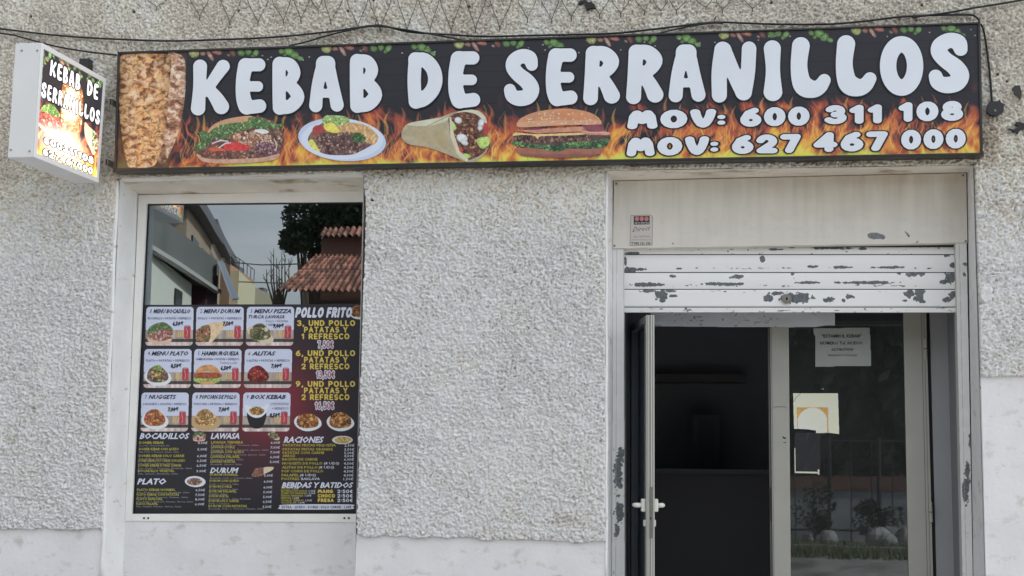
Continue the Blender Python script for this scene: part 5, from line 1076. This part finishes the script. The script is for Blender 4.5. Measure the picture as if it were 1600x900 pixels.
cable('cable', [(452,71.5,-.13),(480,65),(510,56),(545,47.5),(582,41),(620,44.5),(660,51),(700,58),(725,63.5,-.13)], .0065, 'short black cable arching over the sign above the letter A', d=-.062)
cable('cable', [(1020,54.5,-.13),(1050,47),(1085,40),(1115,36),(1130,37)], .006, 'thin short black cable joining the long one above the letters RA', d=-.06)
cable('cable', [(1425,27),(1480,20),(1530,11),(1580,3),(1700,-20)], .0075, 'black cable leaving upward past the top right corner of the photo', d=-.055)
cable('cable', [(1533,38,-.12),(1537,48,-.06),(1541,70),(1545,100),(1548,130),(1550,159)], .0075, 'black cable dropping from the right sign corner to the junction box', d=-.03)
jb = MB().prism([P(a_,b_,-.075) for a_, b_ in [(1543,165),(1546,160),(1559,158.5),(1562,157),(1563.5,160.5),(1569.5,163.5),(1567.5,167),(1567,175),(1560,179.5),(1549,179),(1543.5,175)]], (0,.065,0)).build('junction_box', mat('black_plastic', A(44,44,48), .5), bevel=.004)
tag(jb, 'black junction box hanging on the stucco right of the fascia sign', 'junction box'); MB().cyl(P(1555,172.5,-.076), P(1555,172.5,-.083), .009, 10).build('screw', mat('zinc', (.5,.5,.5,1), .3, metal=.8), jb)
m_scrap = mat('dark_scrap', A(58,56,54), .7, bump=.3, bscale=30)
tag(MB().prism([P(a_,b_,-.04) for a_, b_ in [(1582,138),(1586,134),(1593,133.5),(1596,143),(1595.8,151),(1594,155.5),(1591,150),(1586,147)]], (0,.03,0)).build('metal_flake', m_scrap, bevel=.002), 'dark grey metal flake stuck in the wall above the scrap at the right edge', 'scrap')
tag(MB().prism([P(a_,b_,-.045) for a_, b_ in [(1577,201),(1584,203),(1589,200),(1591,196),(1587,194),(1588,191),(1594,191),(1600,193),(1604,190),(1606,197),(1599,201),(1593,204),(1590,209),(1587,206)]], (0,.03,0)).build('plastic_scrap', mat('black_scrap', A(40,40,42), .6), bevel=.002), 'torn black plastic scrap on the wall at the right edge below the flake', 'scrap')
tag(MB().prism([P(a_,b_,-.05) for a_, b_ in [(903,5),(907,1),(915,0),(919,4),(923,3),(929,7),(926,9),(930,12),(922,12),(917,15),(915,12),(917,8),(912,3),(908,6)]], (0,.03,0)).build('plastic_scrap', mat('black_scrap2', A(36,36,38), .6), bevel=.002), 'black plastic scrap caught in the wire netting above the sign', 'scrap')
m_wire = mat('rusty_wire', A(74,66,62), .6)
ap_ = [(245,11),(312,26),(359,35),(403,36),(443,33),(470,31),(497,16),(517,34),(559,42),(594,45),(636,47),(672,46),(705,48),(743,46),(781,44),(824,30),(862,32),(893,27),(937,24),(970,22),(1007,18),(1033,18),(1057,17),(1103,12),(1129,16),(1176,14)]
wn = MB(); rg = random.Random(5)
for i, (x, y) in enumerate(ap_):
    l_ = ap_[i-1][0] if i else x-40; r_ = ap_[i+1][0] if i < len(ap_)-1 else x+40
    for sx_, ex in ((-1, max(x-18, (x+l_)/2)), (1, min(x+18, (x+r_)/2))):
        jx = rg.uniform(-2,2); wn.tube([P(x+sx_*.4,y+rg.uniform(3,6),-.03), P(x,y-1,-.03), P(x+(ex-x)*.32+jx*.5,y*.62,-.034), P(x+(ex-x)*.72+jx,y*.28-1,-.036), P(ex+jx,-6,-.036), P(ex,-22,-.036), P(x+(ex-x)*.3,-44,-.036), P(x,-60,-.036)], .0027, 4)
wn.tube([P(585,41,-.05), P(589,31,-.045), P(581,26,-.04), P(580,32,-.04)], .003, 4); wn.tube([P(1116,36,-.05), P(1119,25,-.04), P(1115,32,-.04)], .003, 4)
tag(wn.build('wire_netting', m_wire), 'rusty fringe of wire netting hanging on the wall above the fascia sign', 'netting')
# ================================================================ what the glass reflects: the far side of the street
def wpt(dist, px, py): return RF(px, py, dist-CAMD)    # dist = virtual distance from camera
def ztop_at(dist, py): return RF(900, py, dist-CAMD).z
def hz(dist, px, py): return RF(px, py, dist-CAMD)
m_b1 = mat('white_render', (.72,.74,.64,1), .8, var=.06, vscale=.4); m_b2 = mat('grey_band', (.16,.165,.15,1), .85, var=.2, vscale=.6); m_b3 = mat('beige_render', (.42,.33,.24,1), .85, var=.12, vscale=.5)
m_cor = mat('grey_cornice', (.16,.16,.17,1), .8); m_dw = mat('dark_window', (.03,.035,.035,1), .2); m_mar = mat('maroon_paint', (.13,.05,.07,1), .7); m_y = mat('cream_render', (.62,.56,.36,1), .85); m_or = mat('salmon_render', (.42,.26,.17,1), .85); m_sl = mat('slate_blue_metal', (.3,.33,.38,1), .5, metal=.3)
def block(d0, p0, d1, p1, ytop, ybot_z, depth, name, m, parent=None):
    """vertical facade between two seen edges, with real depth away from the camera side"""
    a_ = hz(d0, p0, ytop[0]); b_ = hz(d1, p1, ytop[1]); z = (a_.z+b_.z)/2
    n_ = Vector((b_.y-a_.y, -(b_.x-a_.x), 0)).normalized(); 
    if n_.dot(Vector((a_.x, a_.y-(2*.33+CAMD), 0))) < 0: n_ = -n_
    q = [Vector((a_.x,a_.y,ybot_z)), Vector((b_.x,b_.y,ybot_z)), Vector((b_.x,b_.y,z)), Vector((a_.x,a_.y,z))]
    return MB().hexa(q, n_*depth).build(name, m, parent), q, n_, z
def rwin(o, q, s0, s1, z0, z1, n_, m=m_dw, t=.04):
    a_, b_ = q[0], q[1]; u0 = a_.lerp(b_, s0); u1 = a_.lerp(b_, s1)
    return MB().hexa([Vector((u0.x,u0.y,z0)), Vector((u1.x,u1.y,z0)), Vector((u1.x,u1.y,z1)), Vector((u0.x,u0.y,z1))], -n_*t).build('window', m, o)
def house(label, name='house'): return empty(name, label, 'house')
# white house with the deep grey band
h1 = house('white house with deep grey band under its eaves, mirrored at window left'); w_, q, n_, z = block(24.5, 236, 29, 300, (404,433), 0, 6, 'wall', m_b1, h1); rwin(h1, q, .56, .72, 4.70, 5.02, n_)
g2, q2, n2, z2 = block(24, 232, 30.5, 340, (342,394), 0, 6, 'upper_band', m_b2, h1)
for v in g2.data.vertices:
    if v.co.z < .1: v.co.z = z+.08
MB().hexa([p+Vector((0,0,-.10))-n2*.12 for p in [Vector((q2[0].x,q2[0].y,z+.08)), Vector((q2[1].x,q2[1].y,z+.08)), Vector((q2[1].x,q2[1].y,z+.16)), Vector((q2[0].x,q2[0].y,z+.16))]], n2*.14).build('eaves_gutter', mat('pale_gutter', (.5,.5,.47,1), .6), h1)
# beige houses with grey cornices stepping down the street
for i, (d0, p0, d1, p1, yt, lab) in enumerate(((32,292,37,331,(352,358),'beige house with dark grey cornice behind the grey banded house'),(40,325,45,346,(380,384),'narrow beige house with cornice beyond the first beige house'),(48,338,54,360,(398,404),'small brown house with cornice further down the street'))):
    hb_ = house(lab); w_, q, n_, z = block(d0, p0, d1, p1, yt, 0, 2.4, 'wall', m_b3, hb_)
    a_, b_ = q[3], q[2]; e_ = (b_-a_).normalized()*.35
    MB().hexa([a_-e_-n_*.3, b_+e_-n_*.3, b_+e_-n_*.3+Vector((0,0,.28)), a_-e_-n_*.3+Vector((0,0,.28))], n_*2.9).build('cornice', m_cor, hb_)
    rwin(hb_, q, .55, .8, z-1.2, z-.5, n_); rwin(hb_, q, .15, .4, z-1.2, z-.5, n_); MB().box(a_.x-1.2, a_.x-.8, a_.y-1.5, a_.y-1.1, z+.28, z+.9).build('chimney', m_b3, hb_)
hm = house('maroon porch with a slanting grey metal awning'); w_, q, n_, z = block(30, 322, 31, 341, (424,426), 0, 1.5, 'wall', m_mar, hm)
MB().hexa([hz(30,341,410), hz(34,348,412), hz(34,371,468), hz(30,362,468)], (0,-.1,.05)).build('awning', m_sl, hm); MB().tube([hz(30,300,436), hz(30,330,442)], .16, 8).build('pipe', m_mar, hm)
hy = house('cream house with salmon top floor and roof railing at the end of the street'); w_, q, n_, z = block(46, 372, 50, 400, (428,440), 0, 5, 'wall', m_y, hy); w_, q, n_, z = block(45.8, 359, 49.8, 397, (424,426), z-2.2, 4, 'upper_wall', m_or, hy)
MB().box(*(sorted((hz(48,363,418).x,hz(48,373,418).x))), hz(48,363,418).y-.5, hz(48,363,418).y, hz(48,363,424).z, hz(48,363,416).z).build('chimney', m_cor, hy)
rl_ = MB(); 
for t in np.linspace(0,1,7): p = q[3].lerp(q[2], t); rl_.tube([p, p+Vector((0,0,.38))], .018, 5)
rl_.tube([q[3]+Vector((0,0,.38)), q[2]+Vector((0,0,.38))], .018, 5); rl_.build('railing', m_cor, hy)
hy2 = house('far low pale house with a dark chimney'); w_, q, n_, z = block(58, 398, 62, 432, (454,456), 0, 6, 'wall', mat('tan_render', (.34,.30,.2,1), .85), hy2)
MB().box(*(sorted((hz(60,405,450).x,hz(60,413,450).x))), hz(60,405,450).y-.6, hz(60,405,450).y, z-.2, hz(60,405,448).z).build('chimney', m_cor, hy2)
for k_, (pa, pb, lab) in enumerate((((350,409),(470,413),'upper thin wire spanning the street between the far houses'),((372,438),(500,441),'lower thin wire spanning the street between the far houses'))):
    tag(MB().tube([hz(44,pa[0],pa[1]), hz(40,(pa[0]+pb[0])/2,(pa[1]+pb[1])/2+2), hz(36,pb[0],pb[1])], .018, 5).build('overhead_wire', m_cor), lab, 'wire')
# tiled house on the right of the reflection
m_tile = bpy.data.materials.new('terracotta_tiles'); m_tile.use_nodes = True; t_ = m_tile.node_tree; b_ = t_.nodes['Principled BSDF']; b_.inputs['Roughness'].default_value = .85
at = t_.nodes.new('ShaderNodeAttribute'); at.attribute_name = 'Col'; t_.links.new(at.outputs['Color'], b_.inputs['Base Color'])
ht = house('terracotta tiled house with a brown upper storey, mirrored at the right of the window')
def tiles(q, nu, nv, name):
    """q: eave-left, eave-right, ridge-right, ridge-left; barrel tile ribs up the slope"""
    S, T = np.meshgrid(np.linspace(0,1,nu*8+1), np.linspace(0,1,nv*4+1)); q = [np.array(p) for p in q]
    W = q[0]*((1-S)*(1-T))[...,None]+q[1]*(S*(1-T))[...,None]+q[2]*(S*T)[...,None]+q[3]*((1-S)*T)[...,None]
    nn = np.cross(q[1]-q[0], q[3]-q[0]); nn /= np.linalg.norm(nn); nn = nn if nn[2] > 0 else -nn
    W = W+nn*(.07*np.abs(np.sin(S*nu*math.pi))+.05*(1-(T*nv)%1))[...,None]
    c = np.array([158,108,88])/255*(1+.7*(vnoise(np.floor(S*nu),np.floor(T*nv),7)-.5))[...,None]*(1-.55*((T*nv)%1 > .82))[...,None]*(.62+.38*np.abs(np.sin(S*nu*math.pi)))[...,None]
    return gridmesh(name, W, c, None, m_tile, ht, k=1.0)
dE = 26.0
zE = hz(dE,500,459).z
e0_, e1_ = hz(dE,432,459), hz(dE,640,459); r0_, r1_ = hz(dE+4,492,404), hz(dE+4,640,404)
e0_.z = e1_.z = zE; r0_.z = r1_.z
tiles([e0_, e1_, r1_, r0_], 22, 12, 'roof')
MB().box(min(e0_.x,e1_.x)+.5, max(e0_.x,e1_.x), e0_.y-6, e0_.y-.5, 0, zE-.05).build('wall', mat('brown_shade_wall', (.10,.07,.06,1), .9), ht)  # eave shadow put into this wall's dark colour
u0_, u1_ = hz(dE+4.2,503,408), hz(dE+4.2,640,408); zt_ = hz(dE+4.2,540,372).z
MB().box(min(u0_.x,u1_.x), max(u0_.x,u1_.x), u0_.y-4, u0_.y, zE, zt_).build('upper_wall', mat('brown_render', (.24,.13,.10,1), .85), ht)
f0, f1 = hz(dE+3.9,498,374), hz(dE+3.9,640,374); g0, g1 = hz(dE+5.5,506,362), hz(dE+5.5,640,362); f0.z = f1.z; g0.z = g1.z; tiles([f0,f1,g1,g0], 16, 4, 'upper_roof')
# trees
m_bark = mat('bark', (.10,.075,.055,1), .9, bump=.6, bscale=20); 
def leafmat(nm, a_, b_):
    m = bpy.data.materials.new(nm); m.use_nodes = True; t = m.node_tree; b = t.nodes['Principled BSDF']; b.inputs['Roughness'].default_value = .7; g = t.nodes.new('ShaderNodeNewGeometry'); r = t.nodes.new('ShaderNodeValToRGB'); r.color_ramp.elements[0].color = a_+(1,); r.color_ramp.elements[1].color = b_+(1,); t.links.new(g.outputs['Random Per Island'], r.inputs[0]); t.links.new(r.outputs[0], b.inputs['Base Color']); return m
m_leaf = leafmat('pine_needles', (.022,.035,.02), (.06,.09,.045)); m_leaf2 = leafmat('hedge_leaves', (.03,.045,.022), (.08,.11,.05))
def crown(centres, n_, size, seed, name, m, parent):
    rg = random.Random(seed); mb = MB()
    for _ in range(n_):
        c, r = rg.choice(centres); d = Vector((rg.gauss(0,1),rg.gauss(0,1),rg.gauss(0,1))).normalized()*r*rg.uniform(.45,1.05)**.6; p = Vector(c)+Vector((d.x,d.y,d.z*.8)); a_ = Vector((rg.gauss(0,1),rg.gauss(0,1),rg.gauss(0,1))).normalized(); b_ = a_.orthogonal().normalized(); s_ = size*rg.uniform(.6,1.4)
        mb.add([p-a_*s_, p+b_*s_*.5, p+a_*s_, p-b_*s_*.5], [(0,1,2,3)])
    return mb.build(name, m, parent)
def tree(name, label, base, h, centres, n_, size, seed, m=None):
    t = empty(name, label, 'tree'); t.location = (0,0,0); b = Vector(base)
    mb = MB(); top = Vector((b.x,b.y,h)); mb.tube([b, b.lerp(top,.35)+Vector((.1,.05,0)), b.lerp(top,.7), top], [.24,.2,.13,.05], 8)
    for c, r in centres: mb.tube([b.lerp(top,.45), (b.lerp(top,.6)+Vector(c))/2, Vector(c)], [.1,.07,.02], 6)
    mb.build('trunk', m_bark, t); crown(centres, n_, size, seed, 'crown', m or m_leaf, t); return t
pc = hz(38,520,352); rg = random.Random(2); cs_ = []
for px_, py_, r_ in ((478,384,.42),(488,350,.5),(505,334,.55),(530,328,.62),(556,326,.62),(540,352,.62),(515,360,.6),(497,382,.5),(478,372,.35),(560,350,.7),(590,335,.8),(500,400,.45),(600,360,.8),(466,380,.25),(545,338,.6)):
    p = hz(38,px_,py_)+Vector((0,rg.uniform(-1,1),0)); cs_.append((p, r_*1.15))
tree('pine_tree', 'dark round headed pine behind the terracotta roof', (pc.x-.6,pc.y,0), pc.z, cs_, 16000, .07, 3)
bt = empty('bare_tree', 'bare leafless sapling with upright twigs before the far houses', 'tree'); mb = MB(); rg = random.Random(9)
for px_, yt_ in ((424,398),(428,388),(433,402),(441,394),(446,398),(452,404),(417,420),(437,415)): 
    mb.tube([hz(27,438,520), hz(27,(px_+438)/2,470), hz(27,px_+1,440), hz(27,px_,yt_)], [.035,.025,.016,.006], 5)
    for _ in range(3): y_ = rg.uniform(yt_+8,450); mb.tube([hz(27,px_+1,y_), hz(27,px_+rg.choice([-1,1])*rg.uniform(3,7),y_-rg.uniform(6,16))], [.01,.004], 4)
mb.build('trunk', m_bark, bt)
# opposite the door: low wall with brick coping, railings, hedge, kerb and grass
gd = DP
def hd_(dist, px, py): return RF(px, py, dist-CAMD, gd)
yk = hd_(22, 1300, 850).y; yw = hd_(25, 1300, 760).y
tag(MB().box(-5, 9, yw-9, yk, -.119, .30).build('verge_ground', mat('verge_soil', (.22,.20,.17,1), .95, bump=.6, bscale=15)), kind='structure')
tag(MB().box(-5, 9, yk+.004, yk+.16, -.119, .38).build('verge_kerb', m_kerb), kind='structure')
tag(MB().prism([(-5,yk+.164,-.118),(-5,yk+.164,.31),(-5,yk+.5,.30),(-5,yk+3.2,-.10),(-5,yk+3.2,-.118)], (14,0,0)).build('rough_bank', mat('bank_earth', (.24,.22,.20,1), .95, bump=1, bscale=5, var=.55, vscale=2.2)), kind='structure')
lw_ = empty('garden_wall', 'low grey garden wall with orange brick coping across the street', 'wall'); MB().box(-4, 8, yw-.3, yw, .30, 1.16).build('wall', mat('grey_render', (.36,.38,.38,1), .9, var=.25, vscale=1.5), lw_)
MB().box(-4.05, 8.05, yw-.34, yw+.04, 1.162, 1.40).build('brick_coping', mat('orange_brick', (.20,.11,.08,1), .85, var=.2, vscale=6), lw_)
rgl = empty('iron_railing', 'dark iron railing with thin bars in front of the garden wall', 'fence'); mb = MB()
for i in range(36): x = -1.5+i*.16+(.05 if i%5 else 0); (mb.tube([(x,yw+.5,.30),(x,yw+.5,2.05)], .012 if i%5 else .035, 6) if i%2 == 0 or i%5 == 0 else None)
mb.tube([(-1.6,yw+.5,2.0),(4.4,yw+.5,2.0)], .02, 6); mb.tube([(-1.6,yw+.5,.5),(4.4,yw+.5,.5)], .02, 6); mb.build('bar', mat('black_iron', (.02,.02,.02,1), .5), rgl)
rg = random.Random(6); m_rock = mat('pale_rock', (.36,.35,.33,1), .9, bump=.8, bscale=9, var=.5, vscale=4)
for i in range(9):
    x = rg.uniform(-1,3.4); y = yw+rg.uniform(.8,2.0); r = rg.uniform(.08,.20); mb = MB().ball((x,y,.3+r*.6), r, 16); mb.v = [(a_+rg.uniform(-.012,.012),b_+rg.uniform(-.012,.012),c_+rg.uniform(-.012,.012)) for a_, b_, c_ in mb.v]
    tag(mb.build('rock', m_rock), '%s pale rock from the left in the verge across the street' % ORD[i], 'rock', 'rocks in the verge across the street')
gm = MB()
for _ in range(12000):
    x = rg.uniform(-3,6); y = rg.choice([rg.uniform(yk-.8, yk-.03), rg.uniform(yk+.2, yk+.95)]); g0_ = .30 if y < yk+.5 else .30-.148*(y-yk-.5); h_ = rg.uniform(.05,.16); a_ = rg.uniform(0,3.14); gm.add([(x,y,g0_),(x+.02*math.cos(a_),y+.02*math.sin(a_),g0_),(x+rg.uniform(-.04,.04),y+rg.uniform(-.04,.04),g0_+h_)], [(0,1,2)])
tag(gm.build('grass', leafmat('grass_blades', (.07,.10,.03), (.16,.19,.06))), 'short green grass along the verge kerb across the street', 'grass', kind='stuff')
for i in range(5):
    x = -.6+i*1.0; y = yw+1.2+.3*(i%2); t = empty('shrub', '%s low leafy shrub from the left in the verge across the street' % ORD[i], 'shrub', 'shrubs in the verge across the street'); crown([(Vector((x+rg.uniform(-.3,.3),y,.3+rg.uniform(.1,.6+.18*i))),rg.uniform(.12,.30)) for _q in range(4+i)], 420+160*i, .035, i, 'foliage', m_leaf2, t); MB().tube([(x,y,.28),(x+.05,y,.8)], .02, 5).build('stem', m_bark, t)
for i in range(7):
    x = -4.2+i*1.9; y = yw-3.0-.5*(i%2)
    cs_ = [(Vector((x+rg.uniform(-.4,.4), y+rg.uniform(-.3,.3), 1+k_*.95)), 1.55-.12*k_) for k_ in range(7)]
    tree('cypress_tree', '%s tall dark cypress from the left behind the garden wall' % ORD[i], (x,y,.02), 6.6, cs_, 9000, .17, 20+i, m_leaf)['group'] = 'cypresses behind the garden wall'
# ---- things inside the shop, glimpsed through the open leaf
ct = empty('shop_counter', 'dark shop counter seen dimly through the open doorway', 'counter'); x0_ = P(1022,730,3.).x; x1_ = P(1203,730,3.).x; zc = P(1100,733,3.).z
MB().box(x0_-.6, x1_, 3.0, 3.6, .14, zc-.04).build('front', mat('counter_front', (.10,.095,.10,1), .6), ct); MB().box(x0_-.6, x1_+.05, 2.95, 3.65, zc-.04, zc).build('worktop', mat('worktop', (.13,.13,.14,1), .6), ct)
zs0, zs1 = P(1100,597,4.7).z, P(1100,585,4.7).z
tag(MB().box(P(1024,590,4.7).x-1, P(1165,590,4.7).x, 4.65, 4.99, zs0, zs1).build('wall_shelf', mat('shelf', (.28,.27,.27,1), .7)), 'pale wall shelf at the back of the dark shop', 'shelf')
fr_ = empty('drinks_fridge', 'tall dark fridge with pale frame at the back of the shop', 'fridge'); xa, xb = P(1082,660,4.3).x, P(1125,660,4.3).x
MB().box(xa, xb, 4.3, 4.9, .14, P(1100,648,4.3).z).build('cabinet', mat('fridge_white', (.22,.22,.26,1), .6), fr_); MB().box(xa+.06, xb-.06, 4.27, 4.299, .3, P(1100,655,4.3).z).build('glass_door', mat('fridge_glass', (.17,.17,.20,1), .6), fr_)
